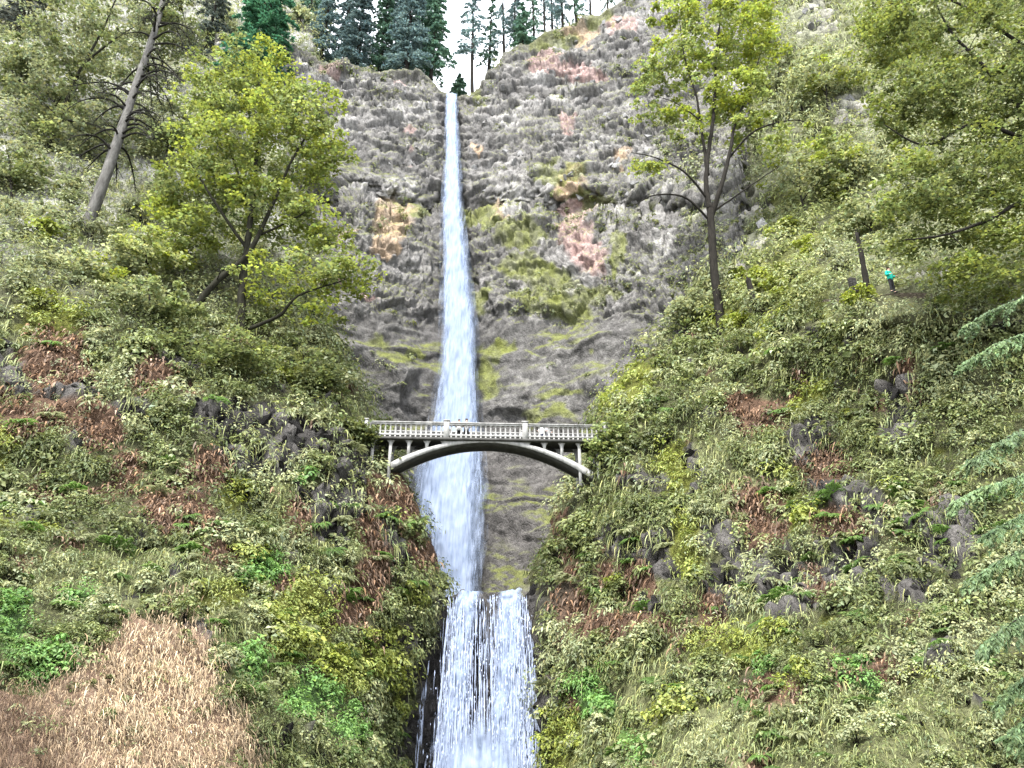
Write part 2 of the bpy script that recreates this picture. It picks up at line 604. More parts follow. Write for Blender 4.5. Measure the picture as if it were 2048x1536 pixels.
# ------------------------------------------------------------------ terrain sheets
def crom(ctrl, t):
    """Catmull-Rom along axis 0"""
    n = len(ctrl)
    i = np.clip(np.floor(t).astype(int), 0, n - 2)
    f = (t - i).reshape((-1,) + (1,) * (ctrl.ndim - 1))
    g = lambda k: ctrl[np.clip(i + k, 0, n - 1)]
    p0, p1, p2, p3 = g(-1), g(0), g(1), g(2)
    return 0.5 * (2 * p1 + (p2 - p0) * f + (2 * p0 - 5 * p1 + 4 * p2 - p3) * f ** 2 + (3 * p1 - p0 - 3 * p2 + p3) * f ** 3)


def sheet_grid(rows, step):
    ctrl = np.array([[P(px, py, Y) for px, Y in r] for py, r in rows])   # rows x cols x 3
    du = np.linalg.norm(np.diff(ctrl, axis=1), axis=2).mean(0)
    dv = np.linalg.norm(np.diff(ctrl, axis=0), axis=2).mean(1)
    tu = np.concatenate([i + np.arange(max(1, int(d / step))) / max(1, int(d / step)) for i, d in enumerate(du)] + [[len(du)]])
    tv = np.concatenate([i + np.arange(max(1, int(d / step))) / max(1, int(d / step)) for i, d in enumerate(dv)] + [[len(dv)]])
    G = crom(ctrl, tv)
    G = np.swapaxes(crom(np.swapaxes(G, 0, 1), tu), 0, 1)
    return G


def grid_normals(G):
    n = np.cross(np.gradient(G, axis=1), np.gradient(G, axis=0))
    n = unit(n)
    s = np.sign(np.sum(n * (CAM - G), -1, keepdims=True).mean())
    return n * s


def grid_faces(nr, nc):
    i = np.arange(nr - 1)[:, None] * nc + np.arange(nc - 1)[None]
    return np.stack([i, i + nc, i + nc + 1, i + 1], -1).reshape(-1, 4)


LEFT_ROWS = [
    (2300, [(-900, 5), (0, 6), (400, 9), (650, 16), (770, 30), (775, 44), (790, 62)]),
    (1750, [(-900, 11), (0, 14), (400, 18), (650, 27), (765, 39), (778, 46), (800, 62)]),
    (1536, [(-900, 14), (0, 18), (400, 22), (650, 32), (775, 42), (795, 47), (815, 62)]),
    (1400, [(-900, 16), (0, 21), (400, 26), (650, 35), (785, 44), (805, 48), (830, 62)]),
    (1250, [(-900, 19), (0, 25), (400, 30), (650, 37.5), (825, 46), (852, 49), (862, 63)]),
    (1150, [(-900, 21), (0, 28), (400, 33), (650, 40), (838, 48), (872, 51), (880, 64)]),
    (1000, [(-900, 24), (0, 32), (400, 38), (650, 44), (795, 50), (828, 53), (800, 66)]),
    (900, [(-900, 26), (0, 34), (400, 40), (650, 46.5), (735, 51), (765, 54), (755, 68)]),
    (800, [(-900, 28), (0, 36), (400, 43), (640, 50), (705, 55), (715, 59), (700, 70)]),
    (650, [(-900, 31), (0, 40), (350, 48), (540, 54), (630, 59), (645, 64), (640, 76)]),
    (450, [(-900, 37), (0, 48), (250, 56), (430, 63), (550, 68), (600, 73), (600, 84)]),
    (250, [(-900, 47), (0, 60), (250, 68), (430, 74), (550, 78), (615, 82), (620, 92)]),
    (80, [(-900, 58), (0, 72), (250, 80), (430, 84), (560, 88), (625, 92), (640, 102)]),
    (-60, [(-900, 90), (0, 98), (250, 102), (430, 106), (560, 108), (640, 110), (680, 118)]),
]
RIGHT_ROWS = [
    (2300, [(1150, 62), (1140, 44), (1160, 32), (1300, 18), (1550, 10), (2048, 7), (2900, 5)]),
    (1750, [(1110, 62), (1112, 46), (1130, 38), (1260, 28), (1520, 20), (2048, 14), (2900, 11)]),
    (1536, [(1085, 62), (1097, 47), (1120, 42), (1300, 32), (1600, 24), (2048, 18), (2900, 14)]),
    (1400, [(1070, 62), (1085, 48), (1108, 45), (1300, 36), (1600, 27), (2048, 20.5), (2900, 16)]),
    (1250, [(1060, 63), (1068, 49), (1090, 47), (1300, 40), (1600, 31), (2048, 23.5), (2900, 19)]),
    (1150, [(1075, 64), (1085, 52), (1120, 49.5), (1300, 43), (1600, 34), (2048, 26), (2900, 21)]),
    (1000, [(1135, 66), (1140, 56), (1172, 51), (1310, 45.5), (1600, 37.5), (2048, 28), (2900, 23)]),
    (900, [(1200, 69), (1192, 58), (1208, 51.5), (1325, 47.5), (1600, 40), (2048, 30), (2900, 25)]),
    (800, [(1250, 70), (1225, 62), (1236, 55), (1360, 50.5), (1600, 43), (2048, 31.5), (2900, 27)]),
    (680, [(1320, 74), (1305, 67), (1335, 62), (1450, 54), (1650, 42), (2048, 32.5), (2900, 29)]),
    (590, [(1345, 78), (1325, 71), (1385, 64), (1500, 55), (1700, 41.3), (2048, 33.5), (2900, 32)]),
    (400, [(1345, 84), (1325, 76), (1400, 70), (1550, 64), (1760, 58), (2048, 50), (2900, 42)]),
    (200, [(1330, 91), (1312, 82), (1400, 77), (1600, 71), (1800, 66), (2048, 60), (2900, 54)]),
    (0, [(1325, 100), (1315, 90), (1400, 85), (1600, 79), (1800, 74), (2048, 69), (2900, 64)]),
    (-250, [(1330, 122), (1325, 110), (1420, 105), (1600, 98), (1800, 92), (2048, 88), (2900, 84)]),
]

# --- the wall behind the falls: depth as a smooth function over the face
WC = [430, 600, 700, 800, 870, 905, 940, 1000, 1100, 1200, 1300, 1400, 1500]
WR = [0, 90, 150, 200, 300, 380, 415, 445, 520, 620, 700, 770, 840, 900, 1000, 1100, 1200, 1260]
WALL_Y = []
for _py in WR:
    base = np.interp(_py, [0, 200, 395, 420, 450, 560, 640, 780, 830, 900, 1200, 1260], [93, 87, 80.5, 82.5, 78.5, 75.5, 74, 71, 71.5, 69.5, 63.5, 61])
    WALL_Y.append([base - 9 * (abs(c - 905) / 430.0) ** 1.7 + 2.2 * math.exp(-((c - 905) / 40.0) ** 2) * np.interp(_py, [150, 250, 800, 900], [1.3, 1, 0.6, 0]) for c in WC])
WALL_Y = np.array(WALL_Y)
SKYX = [430, 600, 650, 690, 760, 840, 862, 880, 905, 940, 958, 985, 1010, 1060, 1120, 1190, 1240, 1300, 1500]
SKYY = [60, 100, 128, 132, 142, 146, 160, 186, 192, 190, 182, 140, 106, 84, 58, 38, 10, -40, -120]


def wallY(px, py):
    px, py = np.broadcast_arrays(np.asarray(px, float), np.asarray(py, float))
    sh = px.shape
    cu = np.interp(px.ravel(), WC, np.arange(len(WC)))
    cv = np.interp(py.ravel(), WR, np.arange(len(WR)))
    i = np.clip(cv.astype(int), 0, len(WR) - 2)
    j = np.clip(cu.astype(int), 0, len(WC) - 2)
    fv, fu = cv - i, cu - j
    fv, fu = fv * fv * (3 - 2 * fv) * 0.5 + fv * 0.5, fu
    a = WALL_Y
    return (a[i, j] * (1 - fv) * (1 - fu) + a[i + 1, j] * fv * (1 - fu) + a[i, j + 1] * (1 - fv) * fu + a[i + 1, j + 1] * fv * fu).reshape(sh)


def lerp(a, b, t):
    return a + (b - a) * np.asarray(t)[..., None]


GREY = np.array([0.132, 0.126, 0.119])
LIGHT = np.array([0.245, 0.236, 0.224])
DARK = np.array([0.055, 0.053, 0.052])
MOSS = np.array([0.105, 0.115, 0.03])


def build_wall():
    nc, nr = 470, 500
    pxs = np.linspace(430, 1500, nc)
    top = np.interp(pxs, SKYX, SKYY)
    jag = fbm(np.stack([pxs / 16, pxs * 0, pxs * 0], 1), 1.0, 4, 3) * 9
    top = top + jag
    v = np.linspace(0, 1, nr)
    PY = top[None] + (1260 - top[None]) * v[:, None]
    PX = np.broadcast_to(pxs[None], PY.shape)
    shift = fbm(np.stack([pxs / 70, pxs * 0, pxs * 0 + 5], 1), 1.0, 3, 13) * 42 + (pxs - 900) * -0.03
    Y = wallY(PX, PY + shift[None] * sstep(200, 400, PY) * (1 - sstep(900, 1100, PY)))
    G = P(PX, PY, Y)
    # the top rolls back onto a plateau
    n = grid_normals(G)
    p = G.reshape(-1, 3)
    fx, fy = PX.ravel(), PY.ravel()
    upper = 1 - sstep(400, 440, fy + fbm(p, 5, 2, 8) * 40)             # knobbly tier
    mid = sstep(400, 440, fy) * (1 - sstep(600, 680, fy))
    low = sstep(600, 680, fy)
    f1, f2, cid = worley(p * np.array([0.8, 0.8, 1.25]) / 1.15 + fbm(p, 1.2, 3, 50)[:, None] * 0.45, 1)
    g1, g2, gid = worley(p * np.array([0.9, 0.9, 1.3]) / 0.5 + fbm(p, 0.8, 2, 51)[:, None] * 0.3, 4)
    h1, h2, hid = worley(p * np.array([1.0, 1.0, 0.32]) / 1.0, 9)        # columns
    d = fbm(p, 9, 3, 21) * 1.3 + fbm(p, 3, 3, 22) * 0.6
    amp = 0.55 + 0.9 * sstep(-0.4, 0.4, fbm(p, 5, 2, 52))
    e1, e2, eid = worley(p * np.array([0.7, 0.7, 1.1]) / 2.6 + fbm(p, 2.0, 3, 53)[:, None] * 0.5, 12)
    d += (upper + mid) * ((eid - 0.5) * 0.9 + np.minimum(e2 - e1, 0.12) * 2.4)
    d += upper * amp * ((cid - 0.5) * 0.5 + np.minimum(f2 - f1, 0.16) * 1.5 + (gid - 0.5) * 0.3 + np.minimum(g2 - g1, 0.16) * 0.8)
    d += mid * (np.minimum(h2 - h1, 0.2) * 1.3 + (hid - 0.5) * 0.5 + (gid - 0.5) * 0.3 + np.minimum(g2 - g1, 0.16) * 0.8)
    d += low * ((0.4 - f1) * 0.16 + fbm(p * np.array([0.5, 0.5, 1.6]), 4, 3, 90) * 0.8 + (0.4 - g1) * 0.10 + (gid - 0.5) * 0.05 + (cid - 0.5) * 0.10)
    # bedding ledges
    led = np.sin((p[:, 2] + fbm(p, 9, 3, 33) * 7 + p[:, 0] * 0.10) * 1.25) + fbm(p, 3, 2, 34) * 0.5
    d += sstep(0.72, 0.98, led) * 0.45 * (1 - 0.4 * low)
    # round hollow beside the water, just above the bridge
    hol = ((fx - 1028 + fbm(p, 2.5, 3, 35) * 26) / 62) ** 2 + ((fy - 858 - (fx - 1028) * 0.25 + fbm(p, 2.5, 3, 36) * 22) / 46) ** 2
    d -= 0.8 * (1 - sstep(0.1, 1.0, hol))
    hol2 = ((fx - 840) / 45) ** 2 + ((fy - 800) / 60) ** 2
    d -= 1.0 * (1 - sstep(0.4, 1.0, hol2))
    d *= sstep(0.0, 0.012, np.repeat(v, nc)) * 0.6 + 0.4
    G2 = (p + n.reshape(-1, 3) * d[:, None]).reshape(G.shape)
    n2 = grid_normals(G2).reshape(-1, 3)
    # colours of the rock itself
    nz = fbm(p, 4, 4, 61)
    c = lerp(GREY * np.ones_like(p), LIGHT, sstep(-0.1, 0.5, nz) * (0.9 * upper + 0.8 * mid + 0.25 * low))
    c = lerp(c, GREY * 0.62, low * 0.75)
    c *= ((0.68 + 0.5 * cid) * (0.82 + 0.36 * gid) * (0.8 + 0.4 * eid))[:, None]
    crack = (upper + mid) * (1 - sstep(0.0, 0.12, f2 - f1)) * 0.75
    c = lerp(c, DARK, np.clip(crack, 0, 1))
    wet = np.exp(-((fx - 905) / np.interp(fy, [200, 500, 850, 1200], [34, 70, 120, 150])) ** 2) * (0.7 + 0.6 * fbm(p * np.array([1, 1, 0.2]), 2, 3, 70))
    c = lerp(c, DARK * 1.25, np.clip(wet, 0, 0.85))
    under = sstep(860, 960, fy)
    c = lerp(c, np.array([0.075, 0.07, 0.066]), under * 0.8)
    q = np.stack([fx + fbm(p, 2, 3, 62) * 30, fy + fbm(p, 2, 3, 63) * 30], 1)

    def blob(cx, cy, rx, ry, colr, a):
        nonlocal c
        dd = ((q[:, 0] - cx) / rx) ** 2 + ((q[:, 1] - cy) / ry) ** 2
        c = lerp(c, np.array(colr), a * (1 - sstep(0.45, 1.0, dd)) * (0.65 + 0.35 * sstep(-0.3, 0.3, fbm(p, 0.9, 3, 64))))
    PINK, OCH = (0.31, 0.21, 0.19), (0.36, 0.26, 0.17)
    for b in [(1090, 130, 40, 34), (1150, 140, 36, 26), (1185, 155, 22, 18), (1135, 255, 22, 20), (1150, 420, 50, 22), (1160, 470, 46, 50), (1180, 510, 36, 42), (1190, 540, 20, 30), (700, 470, 28, 12), (640, 700, 26, 20), (660, 140, 30, 20), (795, 180, 12, 10), (825, 265, 12, 10), (825, 325, 12, 10), (730, 610, 24, 8), (1240, 60, 40, 20)]:
        blob(*b, PINK, 0.75)
    for b in [(780, 445, 42, 55), (1150, 375, 36, 22), (955, 300, 12, 16), (1000, 430, 14, 16), (760, 500, 26, 20), (655, 580, 22, 8), (1165, 80, 26, 16), (1245, 330, 16, 26), (1160, 65, 40, 20)]:
        blob(*b, OCH, 0.8)
    for b in [(985, 700, 36, 26), (972, 760, 30, 46), (965, 600, 26, 30), (1010, 690, 22, 16), (960, 200, 26, 14), (960, 445, 60, 24), (1040, 470, 60, 34), (1060, 540, 70, 36), (1080, 610, 60, 20), (1140, 620, 60, 24), (840, 440, 34, 20), (1110, 570, 60, 40), (870, 690, 30, 12), (800, 715, 60, 14), (740, 690, 50, 14), (1240, 520, 20, 70), (1200, 600, 60, 14), (1120, 360, 70, 16), (1190, 400, 60, 14), (1120, 790, 60, 14), (1100, 830, 60, 14), (1180, 690, 60, 10), (1100, 80, 70, 16), (1200, 40, 40, 20), (690, 100, 50, 20)]:
        blob(*b, MOSS * 1.15, 0.8)
    up = sstep(0.25, 0.6, n2[:, 2]) * sstep(-0.25, 0.25, fbm(p, 3.5, 3, 65))
    c = lerp(c, MOSS, up * 0.8)
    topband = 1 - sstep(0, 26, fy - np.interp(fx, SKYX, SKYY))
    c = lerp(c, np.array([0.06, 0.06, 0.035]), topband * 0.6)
    # plateau behind the rim
    back = G2[0] + np.array([0, 14.0, 1.0])
    back2 = G2[0] + np.array([0, 60.0, 1.5])
    V = np.concatenate([back2, back, G2.reshape(-1, 3)])
    cc = np.concatenate([np.tile(MOSS * 0.7, (2 * nc, 1)), np.clip(c, 0.01, 0.6)])
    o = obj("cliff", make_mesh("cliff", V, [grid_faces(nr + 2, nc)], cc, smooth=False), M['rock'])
    tag(o, "tall grey basalt cliff behind the upper waterfall with pinkish lichen and mossy ledges", None, None, "structure")
    return o, G2, n2.reshape(G2.shape)


CLIFF, WALL_G, WALL_N = build_wall()


def build_side(name, rows, label, seed):
    G = sheet_grid(rows, 0.34)
    n = grid_normals(G)
    p = G.reshape(-1, 3)
    k = kind_at(p)
    rocky = (k == 2).astype(float)
    tan = (k == 6).astype(float)
    f1, f2, cid = worley(p * np.array([1, 1, 0.7]) / 0.8, seed)
    d = fbm(p, 7, 3, seed + 1) * 1.3 + fbm(p, 2.2, 3, seed + 2) * 0.6 * (1 - 0.6 * tan)
    d += rocky * (np.minimum(f2 - f1, 0.3) * 1.4 + (cid - 0.5) * 0.9 - 0.25) + (1 - rocky) * (0.4 - f1) * 0.25
    # keep the springing and the ends of the bridge clear
    fade = np.exp(-((p[:, 0] - BR_MID[0]) / 9.5) ** 4 - ((p[:, 1] - BR_MID[1]) / 4.5) ** 4)
    d *= 1 - 0.8 * fade
    G2 = (p + n.reshape(-1, 3) * d[:, None]).reshape(G.shape)
    n2 = grid_normals(G2)
    px, py, dep = proj(p)
    c = np.zeros_like(p)
    table = {0: (0.060, 0.062, 0.030), 1: (0.085, 0.052, 0.034), 2: (0.046, 0.043, 0.040), 3: (0.04, 0.07, 0.022), 4: (0.075, 0.08, 0.018), 5: (0.11, 0.115, 0.055), 6: (0.15, 0.10, 0.07)}
    for kk, cv in table.items():
        c[k == kk] = cv
    c[k == 2] *= (0.3 + 1.4 * cid[k == 2])[:, None]
    up = py < 640
    c[(k == 2) & up] *= 3.6
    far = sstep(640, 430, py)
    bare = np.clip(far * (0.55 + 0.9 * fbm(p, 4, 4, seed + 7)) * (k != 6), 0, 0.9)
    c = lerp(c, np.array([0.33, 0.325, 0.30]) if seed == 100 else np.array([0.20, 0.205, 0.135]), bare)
    c *= (0.7 + 0.6 * cid)[:, None]
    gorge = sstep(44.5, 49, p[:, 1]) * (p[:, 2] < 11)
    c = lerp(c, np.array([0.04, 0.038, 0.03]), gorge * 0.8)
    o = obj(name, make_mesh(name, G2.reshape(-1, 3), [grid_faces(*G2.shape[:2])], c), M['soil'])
    tag(o, label, None, None, "structure")
    return o, G2, n2


# ------------------------------------------------------------------ where the bridge stands
_A = P(760, 843, 50.0)
_best = None
for _a in np.linspace(-0.2, 0.3, 501):
    _e = np.array([math.cos(_a), math.sin(_a), 0])
    _lo, _hi = 0.0, 40.0
    for _ in range(40):
        _mid = 0.5 * (_lo + _hi)
        if proj(_A + _e * _mid)[0] < 1190:
            _lo = _mid
        else:
            _hi = _mid
    _err = abs(proj(_A + _e * _lo)[1] - 851)
    if _best is None or _err < _best[0]:
        _best = (_err, _a)
BR_YAW = _best[1]
BE = np.array([math.cos(BR_YAW), math.sin(BR_YAW), 0])
BN = np.array([-math.sin(BR_YAW), math.cos(BR_YAW), 0])     # away from the camera
BZ0 = _A[2] - 1.25                                           # walkway level
BO = np.array([_A[0], _A[1], BZ0])


def onB(px, py, d=0.0):
    """(s, z) on the bridge's front plane (z above the walkway)"""
    q = P(px, py, 50.0) - CAM
    o = BO + BN * d
    t = np.dot(o - CAM, BN) / np.dot(q, BN)
    w = CAM + q * t
    return float(np.dot(w - BO, BE)), float(w[2] - BZ0)


def Bw(s, d, z):
    return BO + BE * s + BN * d + np.array([0, 0, z])


BR_MID = Bw(onB(970, 880)[0], 1.2, 0)

HILL_L, LG, LN = build_side("hillside", LEFT_ROWS, "overgrown slope with a bare brown drape of dead moss beside the lower fall", 100)
HILL_R, RG, RN = build_side("hillside", RIGHT_ROWS, "steep overgrown slope with dark rock bands below the hiking trail", 200)


def build_lower():
    nc, nr = 150, 190
    pxs = np.linspace(770, 1130, nc)
    pys = np.linspace(1190, 1800, nr)
    PX, PY = np.meshgrid(pxs, pys)
    Y = np.interp(PY, [1190, 1230, 1400, 1536, 1800], [50.6, 50.2, 49.2, 48.0, 46.5]) + 0.9 * np.cos((PX - 960) / 45.0) * 0.5
    G = P(PX, PY, Y)
    n = grid_normals(G)
    p = G.reshape(-1, 3)
    f1, f2, cid = worley(p * np.array([1, 1, 0.5]) / 0.7, 300)
    d = fbm(p, 3, 3, 301) * 0.5 + (np.minimum(f2 - f1, 0.3)) * 0.9 + (cid - 0.5) * 0.5
    lipn = np.zeros((nr, nc))
    G2 = (p + n.reshape(-1, 3) * d[:, None]).reshape(G.shape)
    G2[:7] += (np.array([0, 0, 1.0]) * (fbm(np.stack([pxs / 22, pxs * 0, pxs * 0], 1), 1.0, 3, 305) * 0.45 - 0.25 * np.exp(-((pxs - 968) / 12) ** 2))[:, None])[None] * np.linspace(1, 0, 7)[:, None, None]
    shelf = np.stack([G2[0] + np.array([0, y, z]) for y, z in ((18.0, -0.1), (9.0, -0.2), (4.0, -0.15), (1.5, -0.05))])
    V = np.concatenate([shelf, G2]).reshape(-1, 3)
    c = np.array([0.05, 0.047, 0.045]) * (0.6 + 0.9 * np.concatenate([np.full(4 * nc, 0.5), cid]))[:, None]
    px, py, _ = proj(V)
    ms = np.clip(sstep(1075, 1100, px) + (1 - sstep(800, 850, px)), 0, 1) * sstep(-0.2, 0.3, fbm(V, 1.5, 3, 302))
    c = lerp(c, MOSS * np.array([0.9, 1.0, 0.5]), ms * 0.75)
    o = obj("rock_face", make_mesh("rock_face", V, [grid_faces(nr + 4, nc)], c), M['wet'])
    tag(o, "dark wet rock face behind the lower waterfall", None, None, "structure")
    return G2


LOWER_G = build_lower()

gm = MB()
gm.add([(-210, -60, -4.6), (210, -60, -4.6), (210, 215, -4.6), (-210, 215, -4.6)], [(0, 1, 2, 3)], col=(0.07, 0.075, 0.04))
tag(gm.build("ground", M['soil']), "flat valley floor at the foot of the falls", None, None, "structure")

# ------------------------------------------------------------------ water
def ribbon(lines, nu, nv, dY, seed, name, material, parent=None, wob=0.12, Yfun=None, edgepow=1.0, fade=0.0, lip=0.0):
    """lines: (py, x0, x1) ; sheet hangs dY in front of Yfun"""
    L = np.array(lines, float)
    pys = np.linspace(L[0, 0], L[-1, 0], nv)
    x0, x1 = np.interp(pys, L[:, 0], L[:, 1]), np.interp(pys, L[:, 0], L[:, 2])
    u = np.linspace(0, 1, nu)
    PX = x0[:, None] + (x1 - x0)[:, None] * u[None]
    PY = np.broadcast_to(pys[:, None], PX.shape)
    if lip:
        ln = fbm(np.stack([PX[0] / 13 + seed, PX[0] * 0, PX[0] * 0], 1), 1.0, 3, 306) * lip + lip * 1.3 * (2 * u - 1) ** 2
        PY = PY + ln[None] * np.exp(-(PY - L[0, 0]) / 40)
    Y = Yfun(PX, PY)
    belly = np.sin(np.pi * u)[None] * 0.35
    G = P(PX, PY, Y - dY - belly)
    p = G.reshape(-1, 3)
    G = G + np.array([0, 1.0, 0]) * (fbm(p * np.array([1, 1, 0.15]) + seed, 0.5, 3, seed) * wob).reshape(PX.shape)[..., None]
    wu = G[..., 0] + seed * 13.7
    wv = G[..., 2]
    e = np.clip(np.minimum(u, 1 - u) * 2, 0, 1) ** edgepow
    e = np.broadcast_to(e[None], PX.shape).copy()
    e = sstep(0, 1.0, e)
    if fade:
        e = e - (1 - sstep(0, fade, np.linspace(0, 1, nv)))[:, None] * 1.4
    return obj(name, make_mesh(name, G.reshape(-1, 3), [grid_faces(nv, nu)], None, {'wu': wu.ravel(), 'wv': wv.ravel(), 'edge': e.ravel()}, smooth=True), material, parent)


FALLY = lambda px, py: np.interp(py, [180, 200, 300, 450, 640, 840, 1000, 1205], [90.5, 88.0, 83.5, 78.3, 73.8, 70.3, 66.8, 63.2])
UP = [(187, 893, 913), (230, 893, 914), (300, 893, 916), (430, 886, 922), (550, 888, 934), (650, 887, 945), (750, 882, 950), (835, 868, 953), (900, 848, 958), (950, 830, 963), (1000, 831, 964), (1080, 848, 962), (1150, 872, 950), (1205, 884, 946)]
UPW = [(p, a - 3 - 9 * min(1, (p - 187) / 500), b + 3 + 11 * min(1, (p - 187) / 500)) for p, a, b in UP]
uf = empty("waterfall", P(915, 1190, 62))
tag(uf, "tall thin upper waterfall dropping down the grey cliff behind the bridge", "waterfall", None, "structure")


def keep(o, par):
    o.matrix_parent_inverse.identity()
    bpy.context.view_layer.update()
    o.matrix_parent_inverse = par.matrix_world.inverted()
    return o


def reparent(o, par):
    o.parent = par
    o.matrix_parent_inverse = __import__("mathutils").Matrix.Translation(par.location).inverted() if par.rotation_euler.z == 0 else o.matrix_parent_inverse
    return o


reparent(ribbon(UP, 40, 260, 1.9, 1, "water_sheet", M['fall'], None, 0.25, FALLY), uf)
reparent(ribbon(UPW, 40, 200, 2.6, 2, "water_veil", M['veil'], None, 0.3, FALLY), uf)
reparent(ribbon(UPW, 40, 200, 1.4, 3, "water_veil", M['veil'], None, 0.3, FALLY), uf)

LOWF = lambda px, py: np.interp(py, [1176, 1200, 1260, 1400, 1536, 1750], [50.9, 49.6, 48.9, 47.8, 46.7, 45.3])
lf = empty("waterfall", P(960, 1700, 45.5))
tag(lf, "broad lower waterfall spilling over a dark ledge below the bridge", "waterfall", None, "structure")
reparent(ribbon([(1180, 903, 972), (1230, 893, 962), (1300, 882, 952), (1400, 868, 958), (1470, 850, 962), (1536, 842, 966), (1720, 825, 985)], 46, 150, 0.35, 5, "water_sheet", M['cascade'], None, 0.5, LOWF, 1.0, 0.0, 7.0), lf)
reparent(ribbon([(1178, 985, 1060), (1230, 975, 1062), (1300, 968, 1066), (1400, 962, 1070), (1536, 952, 1080), (1720, 945, 1100)], 46, 150, 0.35, 6, "water_sheet", M['cascade'], None, 0.5, LOWF, 1.0, 0.0, 7.0), lf)
reparent(ribbon([(1340, 862, 1072), (1400, 850, 1075), (1470, 838, 1080), (1536, 830, 1086), (1720, 810, 1110)], 60, 110, 0.8, 7, "water_veil", M['veil'], None, 0.5, LOWF, 1.0, 0.6), lf)


def droplets():
    n = 7500
    f = rng.random(n) ** 0.85
    py = 1187 + f * 417
    band = rng.random(n)
    # columns of falling water, thinner between them
    cols = [(925, 30, .30), (1015, 32, .27), (1042, 22, .2), (900, 18, .1), (965, 30, .07), (860, 5, .03), (980, 10, .03)]
    cs = np.cumsum([c[2] for c in cols])
    ci = np.searchsorted(cs / cs[-1], band)
    ctr = np.array([c[0] for c in cols])[ci]
    wd = np.array([c[1] for c in cols])[ci]
    xa = ctr + rng.normal(size=n) * wd * 0.62
    thr = np.sort(np.concatenate([c[0] + rng.normal(size=int(c[2] * 130)) * c[1] * 0.6 for c in cols]))
    xa = np.where(rng.random(n) < 0.8, thr[np.clip(np.searchsorted(thr, xa), 0, len(thr) - 1)] + rng.normal(size=n) * 0.7, xa)
    px = 965 + (xa - 965) * (0.9 + 0.42 * (py - 1184) / 352.0)
    ok = (px > np.interp(py, [1180, 1300, 1400, 1536], [893, 862, 840, 828])) & (px < np.interp(py, [1180, 1536], [1061, 1088]))
    px, py = px[ok], py[ok]
    n = len(px)
    Y = LOWF(px, py) - 0.3 - rng.random(n) * 0.9
    top = P(px, py, Y)
    L = 0.12 + rng.random(n) ** 3 * 2.0
    w = 0.008 + rng.random(n) ** 3 * 0.034
    V = np.stack([top, top + np.stack([w, -w, -L * 0.4], 1), top + np.stack([w * 0, -w, -L], 1), top + np.stack([-w, -w, -L * 0.4], 1)], 1).reshape(-1, 3)
    b = np.arange(n)[:, None] * 4
    F = np.concatenate([b + np.array([[0, 1, 2]]), b + np.array([[0, 2, 3]])])
    o = obj("water_strands", make_mesh("water_strands", V, [F]), M['streak'])
    o["kind"] = "stuff"
    return reparent(o, lf)


droplets()
# ------------------------------------------------------------------ bridge
BW = 1.75      # arch barrel width


